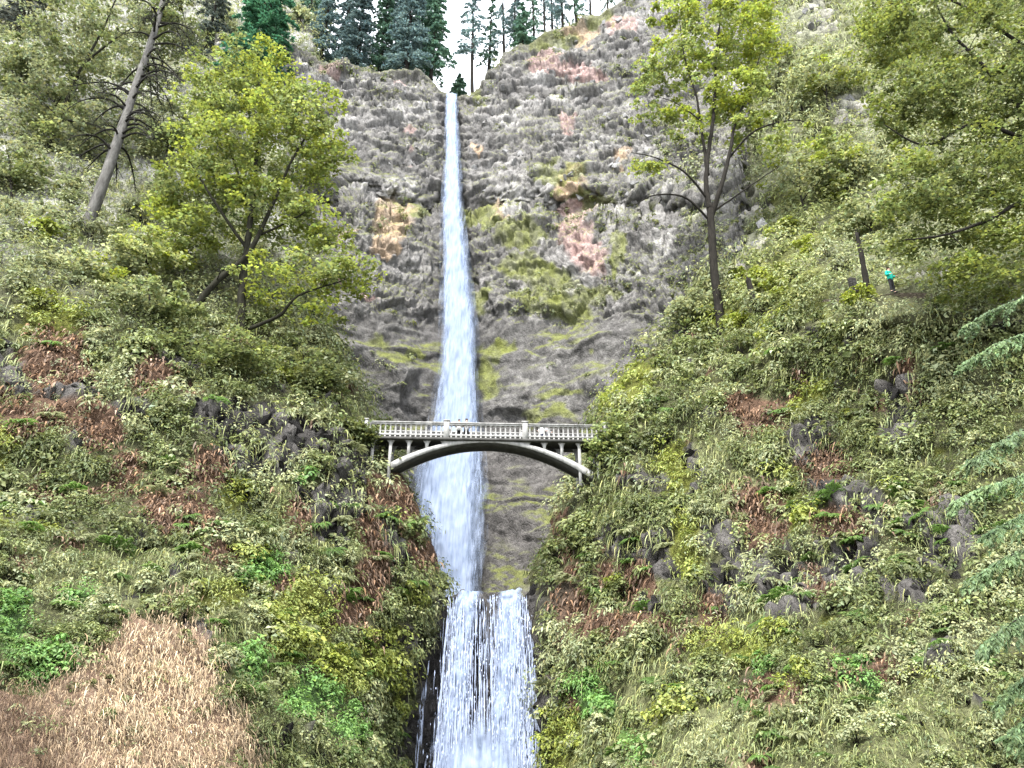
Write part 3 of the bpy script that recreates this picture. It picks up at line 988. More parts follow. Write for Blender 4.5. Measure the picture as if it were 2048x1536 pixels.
def build_bridge():
    root = empty("footbridge", BO, BR_YAW)
    tag(root, "white concrete arch footbridge with balusters spanning the gorge between the two falls", "bridge")
    mC, mO = M['concrete'], M['shaded_concrete']
    s0, s1 = onB(738, 860)[0], onB(1216, 860)[0]
    zt = 1.25
    d0, d1 = -0.18, BW + 0.18
    # measured profile of the arch
    pts = [(812, 924), (840, 911), (870, 898), (905, 889.5), (940, 886.5), (970, 885.5), (1000, 887), (1040, 893), (1065, 900), (1090, 909), (1115, 919), (1135, 928), (1152, 937)]
    sz = np.array([onB(*q) for q in pts])
    k = np.polyfit(sz[:, 0], sz[:, 1], 2)
    sc = -k[1] / (2 * k[0])
    intr = lambda s: np.polyval(k, s)
    extr = lambda s: np.polyval(k, s) + 0.24 + 0.012 * (s - sc) ** 2 * 0.5
    zcrown = float(extr(sc))
    zb = zcrown + 0.06                              # underside of the beam
    # walkway slab, edge beams
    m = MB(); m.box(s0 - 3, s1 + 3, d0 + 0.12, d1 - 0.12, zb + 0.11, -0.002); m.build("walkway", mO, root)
    for a, b in ((-0.02, 0.3), (BW - 0.3, BW + 0.02)):
        m = MB(); m.box(s0 - 2, s1 + 2, a, b, zb, zb + 0.16, 0.01); m.build("edge_beam", mO, root)  # shade beneath the cornice put into the beam's colour
    # the arch barrel
    ss = np.linspace(onB(796, 930)[0] - 0.5, onB(1166, 944)[0] + 0.7, 60)
    m = MB()
    zi, ze = intr(ss), extr(ss)
    V = np.concatenate([np.stack([ss, 0 * ss, zi], 1), np.stack([ss, 0 * ss, ze], 1), np.stack([ss, 0 * ss + BW, ze], 1), np.stack([ss, 0 * ss + BW, zi], 1)])
    n = len(ss)
    Q = []
    for r in range(4):
        for i in range(n - 1):
            a, b = r * n + i, ((r + 1) % 4) * n + i
            Q.append((a, a + 1, b + 1, b))
    Q += [(0, n, 2 * n, 3 * n), (n - 1, 4 * n - 1, 3 * n - 1, 2 * n - 1)]
    m.add(V, Q)
    arch = m.build("arch", mO, root)  # soffit shade put into the barrel's dark colour
    m = MB()
    for dd in (-0.03, BW - 0.05):
        V = np.concatenate([np.stack([ss, 0 * ss + dd, zi - 0.01], 1), np.stack([ss, 0 * ss + dd, ze + 0.012], 1), np.stack([ss, 0 * ss + dd + 0.08, ze + 0.012], 1), np.stack([ss, 0 * ss + dd + 0.08, zi - 0.01], 1)])
        m.add(V, Q)
    m.build("arch_ring", mC, arch)  # face stays light concrete; only the barrel is coloured as shaded
    # spandrel columns and the little arches between them
    cols = [onB(p, 890)[0] for p in (745, 781, 817.5, 853.5, 888)]
    colsR = [onB(p, 892)[0] for p in (1054, 1089, 1123.7, 1158.8, 1195)]
    cw = 0.10
    for grp in (cols, colsR):
        for s in grp:
            on_arch = ss[0] < s < ss[-1]
            z0 = float(extr(s)) - 0.05 if on_arch else -4.2
            if s in (grp[1], grp[3]) and (s == cols[1] or s == colsR[3]):
                z0 = -3.2
            if z0 > zb - 0.12:
                continue
            for dd in (0.03, BW - 0.29):
                m = MB(); m.box(s - cw, s + cw, dd, dd + 0.26, z0, zb + 0.02, 0.015); m.build("spandrel_column", mC, root)
        for a, b in zip(grp[:-1], grp[1:]):
            xs = np.linspace(a + cw * 0.9, b - cw * 0.9, 25)
            hw = (b - a) / 2 - cw * 0.9
            cx = (a + b) / 2
            arc = zb - 0.62 + 0.56 * np.sqrt(np.clip(1 - np.abs((xs - cx) / hw) ** 1.8, 0, 1)) ** 1.0
            lo = np.maximum(arc, np.where((xs > ss[0]) & (xs < ss[-1]), extr(xs) - 0.02, -9))
            for dd in (0.06, BW - 0.26):
                m = MB()
                nn = len(xs)
                lo2 = np.minimum(lo, zb + 0.005)
                V = np.concatenate([np.stack([xs, 0 * xs + dd, lo2], 1), np.stack([xs, 0 * xs + dd, 0 * xs + zb + 0.01], 1), np.stack([xs, 0 * xs + dd + 0.2, 0 * xs + zb + 0.01], 1), np.stack([xs, 0 * xs + dd + 0.2, lo2], 1)])
                Q2 = []
                for r in range(4):
                    for i in range(nn - 1):
                        p, q = r * nn + i, ((r + 1) % 4) * nn + i
                        Q2.append((p, p + 1, q + 1, q))
                m.add(V, Q2)
                m.build("spandrel_arch", mC, root)
    # solid spandrel by the crown
    xs = np.linspace(cols[-1] - 0.1, colsR[0] + 0.1, 30)
    for dd in (0.05, BW - 0.25):
        m = MB()
        nn = len(xs)
        V = np.concatenate([np.stack([xs, 0 * xs + dd, extr(xs) - 0.1], 1), np.stack([xs, 0 * xs + dd, 0 * xs + zb + 0.01], 1), np.stack([xs, 0 * xs + dd + 0.2, 0 * xs + zb + 0.01], 1), np.stack([xs, 0 * xs + dd + 0.2, extr(xs) - 0.1], 1)])
        m.add(V, [(r * nn + i, r * nn + i + 1, ((r + 1) % 4) * nn + i + 1, ((r + 1) % 4) * nn + i) for r in range(4) for i in range(nn - 1)])
        m.build("spandrel_wall", mC, root)
    # abutments
    for a, b in ((s0 - 3.2, cols[0] - 0.3), (colsR[-1] + 0.35, s1 + 3.0)):
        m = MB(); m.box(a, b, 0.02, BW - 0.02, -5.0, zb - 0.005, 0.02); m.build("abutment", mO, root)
    # balustrades
    posts = [onB(p, 860)[0] for p in (730, 893, 1050, 1212)]
    bal = MB()
    prof = [(0.068, 0.0), (0.068, 0.07), (0.046, 0.10), (0.060, 0.26), (0.050, 0.50), (0.043, 0.60), (0.066, 0.635), (0.066, 0.70)]
    V, Q = [], []
    for i, (r, z) in enumerate(prof):
        V += [(-r, -r, z), (r, -r, z), (r, r, z), (-r, r, z)]
        if i:
            for j in range(4):
                Q.append(((i - 1) * 4 + j, (i - 1) * 4 + (j + 1) % 4, i * 4 + (j + 1) % 4, i * 4 + j))
    bal.add(V, Q)
    balm = bal.mesh("baluster")
    balm.materials.append(mC)
    brm = MB(); brm.box(-0.055, 0.055, -0.10, 0.06, -0.13, 0.0, 0.01); brm = brm.mesh("bracket"); brm.materials.append(mC)
    for dd, front in ((0.0, True), (BW, False)):
        m = MB(); m.box(s0 - 1.0, s1 + 1.0, dd - 0.15, dd + 0.15, zt - 0.09, zt, 0.02); rail = m.build("handrail", mC, root)
        m = MB(); m.box(s0 - 1.0, s1 + 1.0, dd - 0.10, dd + 0.10, zt - 0.20, zt - 0.088, 0.01); m.build("rail_moulding", mC, rail)
        m = MB(); m.box(s0 - 1.0, s1 + 1.0, dd - 0.13, dd + 0.13, zt - 1.03, zt - 0.90, 0.02); m.build("bottom_rail", mC, root)
        m = MB(); m.box(s0 - 1.5, s1 + 1.5, dd - 0.22, dd + 0.22, zt - 1.34, zt - 1.16, 0.02); m.build("cornice", mO, root)  # dark band below the railing is shade put into the colour
        for s in posts:
            m = MB()
            m.box(s - 0.19, s + 0.19, dd - 0.20, dd + 0.20, zt - 1.2, zt + 0.06, 0.015)
            ped = m.build("pedestal", mC, root)
            m = MB(); m.box(s - 0.24, s + 0.24, dd - 0.25, dd + 0.25, zt + 0.058, zt + 0.15, 0.025); m.build("cap", mC, ped)
        for a, b in zip(posts[:-1], posts[1:]):
            nb = int(round((b - a) / 0.345))
            for i in range(1, nb):
                s = a + (b - a) * i / nb
                o = obj("baluster", balm, None, root); o.location = (s, dd, zt - 0.902)
                if front:
                    o = obj("bracket", brm, None, root); o.location = (s, dd - 0.02, zt - 1.03)
    return root


BRIDGE = build_bridge()

# ------------------------------------------------------------------ ground cover on the slopes
OLIVE = np.array([0.124, 0.145, 0.054])
PALE = np.array([0.208, 0.224, 0.118])
DEEP = np.array([0.058, 0.070, 0.025])
YEL = np.array([0.182, 0.210, 0.040])
BRI = np.array([0.105, 0.190, 0.050])
BRN = np.array([0.118, 0.078, 0.053])
TANC = np.array([0.30, 0.232, 0.150])


def scatter(G, Nn, n, wfun=None, margin=140):
    c = 0.25 * (G[:-1, :-1] + G[1:, :-1] + G[:-1, 1:] + G[1:, 1:])
    e1 = G[1:, :-1] - G[:-1, :-1]
    e2 = G[:-1, 1:] - G[:-1, :-1]
    area = np.linalg.norm(np.cross(e1, e2), axis=-1).ravel()
    cf = c.reshape(-1, 3)
    nf = Nn[:-1, :-1].reshape(-1, 3)
    px, py, dep = proj(cf)
    face = np.clip(np.sum(nf * unit(CAM - cf), 1), 0.12, 1)
    w = area * face / dep ** 2
    w *= (px > -margin) & (px < 2048 + margin) & (py > -margin) & (py < 1536 + margin * 1.6) & (dep > 4)
    if wfun is not None:
        w *= wfun(cf, px, py)
    i = rng.choice(len(w), n, p=w / w.sum())
    a, b = rng.random((n, 1)), rng.random((n, 1))
    return cf[i] + (a - 0.5) * e1.reshape(-1, 3)[i] + (b - 0.5) * e2.reshape(-1, 3)[i], nf[i]


def leaf_col(base, n, hv=0.22, vv=0.35):
    v = np.exp(rng.normal(size=(n, 1)) * vv)
    t = rng.normal(size=(n, 1)) * hv
    c = base * v
    c = c * np.concatenate([1 + t * 0.55, 1 + t * 0.1, 1 - t * 0.5], 1)
    return np.clip(c, 0.005, 0.6)


def clumps(C, Nn, R, base, k, lsize, aspect=0.62, droop=0.3, flat=0.75):
    """k leaves over each clump: returns leaf arrays"""
    n = len(C)
    d = unit(Nn * 0.75 + np.array([0, 0, 0.55]))
    dirs = unit(rng.normal(size=(n, k, 3)))
    dirs = unit(dirs + d[:, None] * 0.75)
    rad = (0.35 + 0.65 * rng.random((n, k, 1)) ** 0.6) * R[:, None, None]
    pos = C[:, None] + dirs * rad * np.array([1, 1, flat])
    nn = unit(dirs * 0.85 + np.array([0, -0.12, 0.6]) + rng.normal(size=(n, k, 3)) * 0.3)
    ls = (lsize[:, None] * (0.6 + 0.8 * rng.random((n, k)))).ravel()
    col = np.repeat(base, k, axis=0)
    col = leaf_col(col, n * k, 0.13, 0.16)
    out = unit(dirs * 0.8 + rng.normal(size=(n, k, 3)) * 0.6).reshape(-1, 3)
    return leaf_arrays(pos.reshape(-1, 3), nn.reshape(-1, 3), ls, col, aspect, droop, out)


def surf(G, px, py):
    gx, gy, gd = proj(G)
    i = np.argmin((gx - px) ** 2 + (gy - py) ** 2)
    return G.reshape(-1, 3)[i]


HIKER = surf(RG, 1784, 590) + np.array([0, -0.15, 0.02])


def clear_bridge(p):
    """True where nothing may grow (in front of the span, on the walkway, on the water)"""
    s = (p - BO) @ BE
    d = (p - BO) @ BN
    z = p[:, 2] - BZ0
    a, b = onB(772, 880)[0], onB(1192, 880)[0]
    onspan = (s > a) & (s < b) & (d > -3.5) & (d < 6) & (z > -3.4)
    px, py, dep = proj(p)
    wat = (py > 900) & (px > np.interp(py, [900, 1000, 1150, 1190, 1300, 1536], [812, 822, 872, 884, 850, 822])) & (px < np.interp(py, [900, 1150, 1190, 1300, 1536], [1150, 1086, 1088, 1098, 1104])) & (dep > 44)
    hk = (np.abs(p[:, 0] - HIKER[0]) < 0.75) & (p[:, 1] < HIKER[1] + 1.5) & (p[:, 1] > HIKER[1] - 3.0) & (np.abs(p[:, 2] - HIKER[2]) < 2.2)
    return onspan | wat | hk


def ground_cover(G, Nn, name, label, ncl, nbl, seed):
    parts, dry = [], []
    C, Nf = scatter(G, Nn, ncl)
    keepm = ~clear_bridge(C)
    C, Nf = C[keepm], Nf[keepm]
    k = kind_at(C)
    px, py, dep = proj(C)
    u = rng.random(len(C))
    thin = (py < 470) & (px < 700) & (rng.random(len(C)) < 0.3)
    leafy = ((k == 0) & ~thin) | (k == 3) | (k == 4) | ((k == 5) & (u < 0.45)) | ((k == 2) & (u < 0.12)) | ((k == 1) & (u < 0.10)) | ((k == 6) & (u < 0.07))
    C, Nf, k, dep, py = C[leafy], Nf[leafy], k[leafy], dep[leafy], py[leafy]
    n = len(C)
    nz = fbm(C, 3.5, 3, seed)
    mixv = sstep(-0.42, 0.42, nz + rng.normal(size=n) * 0.13)
    base = lerp(np.tile(DEEP * 1.15, (n, 1)), OLIVE, sstep(0, 0.45, mixv))
    base = lerp(base, PALE, sstep(0.5, 1.0, mixv))
    base = np.where((k == 3)[:, None], BRI, base)
    base = np.where((k == 4)[:, None], lerp(base, YEL, np.full(n, 0.75)), base)
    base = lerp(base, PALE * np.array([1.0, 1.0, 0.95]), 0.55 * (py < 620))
    base = base * np.exp(rng.normal(size=(n, 1)) * 0.18)
    R = (0.010 + 0.018 * rng.random(n) ** 1.6) * dep
    ls = np.clip(0.0044 * dep * np.exp(0.35 * fbm(C, 1.5, 2, seed + 21) * 2 + rng.normal(size=n) * 0.15), 0.06, 0.36)
    big = rng.random(n) < 0.12
    ls = np.where(big, ls * 1.25, ls)
    thinl = fbm(C, 2.5, 2, seed + 9) + rng.normal(size=n) * 0.25 > 0.05
    for sel, asp, mul, drp, cnt in ((~thinl, 0.62, 1.0, 0.3, 32), (thinl, 0.30, 1.25, 0.9, 36)):
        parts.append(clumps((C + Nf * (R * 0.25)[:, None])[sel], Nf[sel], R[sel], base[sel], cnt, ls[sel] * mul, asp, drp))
    # grasses, hanging fronds and dead fern
    C, Nf = scatter(G, Nn, nbl)
    keepm = ~clear_bridge(C)
    C, Nf = C[keepm], Nf[keepm]
    k = kind_at(C)
    px, py, dep = proj(C)
    u = rng.random(len(C))
    g = ((k == 5) | ((k == 0) & (u < 0.25)) | ((k == 2) & (u < 0.2)))
    n = int(g.sum())
    for rep in range(3):
        cc = C[g] + rng.normal(size=(n, 3)) * 0.12
        D = unit(Nf[g] * 0.9 + rng.normal(size=(n, 3)) * 0.4 + np.array([0, 0, 0.1]))
        base = lerp(np.tile(OLIVE, (n, 1)), PALE * np.array([1.1, 1.08, 0.9]), rng.random(n))
        parts.append(blade_arrays(cc, D, 0.019 * dep[g] * (0.5 + 1.0 * rng.random(n)), 0.0020 * dep[g], leaf_col(base, n, 0.12, 0.25), 0.95))
    b = (k == 1) & (u < 0.9)
    n = int(b.sum())
    for rep in range(10):
        cc = C[b] + rng.normal(size=(n, 3)) * 0.24
        D = unit(Nf[b] * 0.8 + rng.normal(size=(n, 3)) * 0.6 + np.array([0, 0, -0.25]))
        base = lerp(np.tile(BRN * 0.6, (n, 1)), BRN * 1.55, rng.random(n))
        dry.append(blade_arrays(cc, D, 0.010 * dep[b] * (0.6 + 0.8 * rng.random(n)), 0.0034 * dep[b], leaf_col(base, n, 0.14, 0.4), 0.8))
    t = k == 6
    n = int(t.sum())
    if n:
        for rep in range(22):
            cc = C[t] + rng.normal(size=(n, 3)) * 0.26
            D = unit(Nf[t] * 0.75 + rng.normal(size=(n, 3)) * 0.35 + np.array([0, 0, -0.55]))
            qx, qy, _ = proj(cc)
            lightn = np.clip(1.05 - (((qx - 320) / 190) ** 2 + ((qy - 1400) / 190) ** 2) * 0.55, 0, 1) * 0.75 + rng.random(n) * 0.25
            base = lerp(np.tile(BRN * 0.6, (n, 1)), TANC * 1.12, lightn)
            dry.append(blade_arrays(cc, D, 0.012 * dep[t] * (0.4 + 1.1 * rng.random(n)), 0.0016 * dep[t], leaf_col(base, n, 0.08, 0.38), 0.75, 2))
    o = obj(name, leaf_mesh(name, parts), M['leaf'])
    tag(o, label, "undergrowth", None, "stuff")
    return dry


dryL = ground_cover(LG, LN, "undergrowth", "dense olive green undergrowth covering the slope with the brown drape", 8200, 15000, 400)
dryR = ground_cover(RG, RN, "undergrowth", "dense olive green undergrowth covering the slope under the hiking trail", 9600, 18000, 500)
tag(obj("dead_fern", leaf_mesh("dead_fern", dryL), M['dry']), "drape of hanging tan and brown dead moss and fern on the slope", "dead fern", None, "stuff")
tag(obj("dead_fern", leaf_mesh("dead_fern", dryR), M['dry']), "rusty brown dead fern hanging between the dark rock bands", "dead fern", None, "stuff")

# plants on the ledges of the cliff
C, Nf = scatter(WALL_G, WALL_N, 2600)
px, py, dep = proj(C)
upw = (Nf[:, 2] > 0.15) | (fbm(C, 4, 3, 65) > 0.1)
near = (py < np.interp(px, SKYX, SKYY) + 26) | (rng.random(len(C)) < 0.16) | ((px > 1040) & (px < 1200) & (py > 880)) | ((px > 1200) & (rng.random(len(C)) < 0.4))
ledge = np.abs(py - 445) < 22
ledge |= (np.abs(py - 610 + (px - 1000) * 0.08) < 26) & (px > 1010)
ledge |= (np.abs(py - 700 - (px - 900) * -0.3) < 16) & (px < 880)
kp = ((upw & near) | (ledge & (rng.random(len(C)) < 0.75)) | ((px > 1050) & (px < 1200) & (py > 900) & (py < 1150))) & ((px < 855) | (px > 972)) & ~((py > 640) & (py < 880) & (px > 940) & (px < 1060)) & ~clear_bridge(C)
C, Nf, dep, px, py = C[kp], Nf[kp], dep[kp], px[kp], py[kp]
n = len(C)
base = lerp(np.tile(OLIVE, (n, 1)), PALE, rng.random(n))
base = lerp(base, YEL * 0.8, (rng.random(n) < 0.25) * 0.6)
cl = clumps(C, Nf, 0.008 * dep * (0.6 + rng.random(n)), base, 26, 0.0034 * dep)
tag(obj("ledge_plants", leaf_mesh("ledge_plants", [cl]), M['leaf']), "small pale green plants rooted on the cliff ledges", "ledge plants", None, "stuff")

# ------------------------------------------------------------------ loose rocks standing out of the cliff and slopes
def rock_mesh(seed, tall=1.0):
    r = np.random.default_rng(seed)
    d = r.random((12, 3)) * 2 - 1
    d = np.sign(d) * np.abs(d) ** 0.35
    import bmesh
    bm = bmesh.new()
    for v in d * (0.5 + 0.5 * r.random((12, 1))) * np.array([1, 0.75, tall]):
        bm.verts.new(v)
    bmesh.ops.convex_hull(bm, input=bm.verts)
    loose = [v for v in bm.verts if not v.link_faces]
    bmesh.ops.delete(bm, geom=loose, context='VERTS')
    m = bpy.data.meshes.new("rock")
    bm.to_mesh(m)
    bm.free()
    c = np.ones((len(m.vertices), 4), np.float32)
    c[:, :3] = (0.13 + 0.15 * r.random()) * np.array([1, 0.98, 0.96])
    a = m.attributes.new("col", 'FLOAT_COLOR', 'POINT')
    a.data.foreach_set("color", c.ravel())
    m.materials.append(M['rock'])
    return m


rocks = [rock_mesh(i, 0.8 + 0.2 * (i % 3)) for i in range(10)]
dark_rocks = []
for i in range(6):
    m = rock_mesh(40 + i, 1.9)
    c = np.ones((len(m.vertices), 4), np.float32)
    c[:, :3] = (0.010 + 0.05 * random.random() ** 1.5) * np.array([1.06, 1.0, 0.93])
    m.attributes["col"].data.foreach_set("color", c.ravel())
    dark_rocks.append(m)
C, Nf = scatter(WALL_G, WALL_N, 700)
px, py, dep = proj(C)
okm = (py < 430) & (py > np.interp(px, SKYX, SKYY) + 14) & ((px < 872) | (px > 935)) & (px > 640) & (px < 1310)
for p, d in list(zip(C[okm], dep[okm]))[:280]:
    o = obj("rock", rocks[rng.integers(10)], None, CLIFF)
    o.location = p + np.array([0, 0.15, 0])
    s = 0.3 + 0.45 * rng.random()
    o.scale = (s, s, s * 0.8)
    o.rotation_euler = tuple(rng.normal(size=3) * 0.5 + np.array([0, 0, rng.random() * 6]))
for G, Nn, H in ((LG, LN, HILL_L), (RG, RN, HILL_R)):
    C, Nf = scatter(G, Nn, 4200)
    C = C[(kind_at(C) == 2) & ~clear_bridge(C)]
    px, py, dep = proj(C)
    for p, d, y in list(zip(C, dep, py))[:260]:
        o = obj("rock", (rocks if y < 640 else dark_rocks)[rng.integers(6)], None, H)
        o.location = p + np.array([0, 0.10, -0.05])
        s = d * 0.0066 * (0.35 + 1.0 * rng.random())
        o.scale = (s, s, s)
        o.rotation_euler = tuple(rng.normal(size=3) * 0.55 + np.array([0, 0, rng.random() * 6]))

# ------------------------------------------------------------------ shrubs and ferns: individuals
def shrub_proto(seed, base, lsize, k, flat=0.8):
    C = unit(rng.normal(size=(16, 3)) + np.array([0, 0, 0.5])) * (0.35 + 0.5 * rng.random((16, 1))) * np.array([1, 1, flat]) + np.array([0, 0, 0.35])
    b = np.tile(base, (16, 1)) * np.exp(rng.normal(size=(16, 1)) * 0.2)
    lm = leaf_mesh("foliage", [clumps(C, unit(C), 0.28 + 0.14 * rng.random(16), b, k, np.full(16, lsize), 0.65)])
    lm.materials.append(M['leaf'])
    sm = MB()
    for c in C[:9]:
        mid = c * 0.5 + np.array([0, 0, 0.08])
        sm.tube([(0, 0, -0.35), tuple(mid * 0.6), tuple(mid), tuple(c)], [0.03, 0.022, 0.016, 0.006], 5)
    sm = sm.mesh("stem")
    sm.materials.append(M['bark'])
    return lm, sm


protos = {
    'olive': [shrub_proto(i, OLIVE, 0.17, 30) for i in range(3)],
    'pale': [shrub_proto(10 + i, PALE * 1.05, 0.17, 28) for i in range(3)],
    'yellow': [shrub_proto(20 + i, YEL * 0.95, 0.18, 28) for i in range(2)],
    'bright': [shrub_proto(30 + i, BRI * 1.05, 0.19, 30) for i in range(2)],
}
WORD = {'olive': "olive green leafy shrub", 'pale': "pale grey-green shrub", 'yellow': "yellow-green shrub", 'bright': "vivid green big-leaved shrub"}


def where(side, x, y):
    if side == 0:
        if y < 480:
            return "around the leaning grey conifer"
        if y < 680:
            return "under the large round maple" if x > 330 else "below the pale bushy trees"
        if x > 620:
            return "beside the bridge end" if y < 960 else ("on the gorge edge by the plunging water" if y < 1180 else "along the lower waterfall")
        if y > 1180:
            return "above the bare brown drape" if x < 430 and y < 1290 else "bordering the bare brown drape"
        return "on the brown-patched slope" if y > 900 else "above the brown patches"
    if y < 330:
        return "high on the pale mossy slope"
    if y < 600:
        return "above the hiking trail"
    if y < 760:
        return "just below the hiking trail"
    if x < 1320:
        return "beside the yellow-topped tree" if y < 880 else ("under the bridge's end" if y < 1170 else "along the mossy edge of the lower waterfall")
    if x > 1830:
        return "behind the drooping cedar boughs"
    if y < 1230:
        return "among the dark rock bands"
    return "at the foot of the dark rock bands"


def put_shrub(p, s, kind, side):
    lm, sm = protos[kind][rng.integers(len(protos[kind]))]
    e = empty("shrub", p, rng.random() * 6.28)
    e.scale = (s, s, s * (0.8 + 0.4 * rng.random()))
    obj("foliage", lm, None, e)
    obj("stem", sm, None, e)
    x, y, _ = proj(np.asarray(p))
    wh = where(side, x, y)
    tag(e, WORD[kind] + " " + wh, "shrub", WORD[kind].replace("shrub", "shrubs") + " " + wh)


for side, (G, Nn, cnt) in enumerate(((LG, LN, 190), (RG, RN, 200))):
    C, Nf = scatter(G, Nn, cnt * 3, None, 60)
    okm = ~clear_bridge(C)
    C, Nf = C[okm], Nf[okm]
    k = kind_at(C)
    px, py, dep = proj(C)
    made = 0
    for p, nn, kk, d, y in zip(C, Nf, k, dep, py):
        if kk in (1, 2, 6) or made >= cnt:
            continue
        u = rng.random()
        kind = {3: 'bright', 4: 'yellow', 5: 'pale'}.get(int(kk), 'pale' if (u < 0.25 or (y < 600 and u < 0.6)) else ('yellow' if u > 0.93 else 'olive'))
        put_shrub(p + nn * 0.1, d * (0.014 + 0.013 * rng.random()), kind, side)
        made += 1


def fern_proto(seed, base):
    parts = []
    nf = 15
    for i in range(nf):
        a = 2 * math.pi * (i + rng.random() * 0.7) / nf
        L = 0.75 + 0.35 * rng.random()
        el = 0.55 + 0.35 * rng.random()
        m = 20
        f = np.linspace(0.08, 1, m)
        out = L * (f - 0.15 * f ** 2)
        zz = L * (el * f - 0.85 * f ** 2)
        C = np.stack([np.cos(a) * out, np.sin(a) * out, zz], 1)
        tan = unit(np.gradient(C, axis=0))
        side = np.array([-math.sin(a), math.cos(a), 0])
        pl = 0.17 * L * np.sin(np.pi * (0.15 + 0.83 * f)) + 0.02
        for sgn in (-1, 1):
            D = unit(side * sgn + tan * 0.45 + np.array([0, 0, -0.12]))
            nrm = np.cross(D, tan) * sgn
            cc = C + D * (pl * 0.5)[:, None]
            parts.append(leaf_arrays(cc, nrm * np.sign(nrm[:, 2:3] + 1e-6), pl, leaf_col(np.tile(base, (m, 1)), m, 0.06, 0.12), 0.34, 0, D))
    m = leaf_mesh("fronds", parts)
    m.materials.append(M['leaf_thin'])
    return m


ferns = [fern_proto(i, b) for i, b in enumerate((OLIVE * np.array([0.8, 1.15, 0.8]), BRI * np.array([1.1, 0.9, 1.1]), PALE))]
for side, (G, Nn, cnt) in enumerate(((LG, LN, 120), (RG, RN, 160))):
    C, Nf = scatter(G, Nn, cnt * 4, lambda c, x, y: (y > 980) * 1.0 + 0.15 * (y > 640), 40)
    C = C[~clear_bridge(C)]
    k = kind_at(C)
    px, py, dep = proj(C)
    made = 0
    for p, kk, d in zip(C, k, dep):
        if kk in (6,) or made >= cnt:
            continue
        j = 1 if kk == 3 else (0 if rng.random() < 0.6 else 2)
        o = empty("fern")
        obj("fronds", ferns[j], None, o)["kind"] = "stuff"
        o.location = p + np.array([0, -0.15, 0.1])
        s = d * (0.017 + 0.012 * rng.random())
        o.scale = (s, s, s)
        o.rotation_euler = (0.5 * rng.random(), 0.3 * rng.normal(), rng.random() * 6.28)
        w = ("deep green", "vivid green", "pale green")[j]
        pl_ = where(side, *proj(np.asarray(p))[:2])
        tag(o, f"{w} sword fern with arching fronds {pl_}", "fern", f"{w} ferns {pl_}")
        made += 1


# ------------------------------------------------------------------ trees
def poly(pts, n=None):
    pts = np.asarray(pts, float)
    if n is None:
        n = max(4, int(np.linalg.norm(np.diff(pts, axis=0), axis=1).sum() / 0.45))
    return crom(pts, np.linspace(0, len(pts) - 1, n))


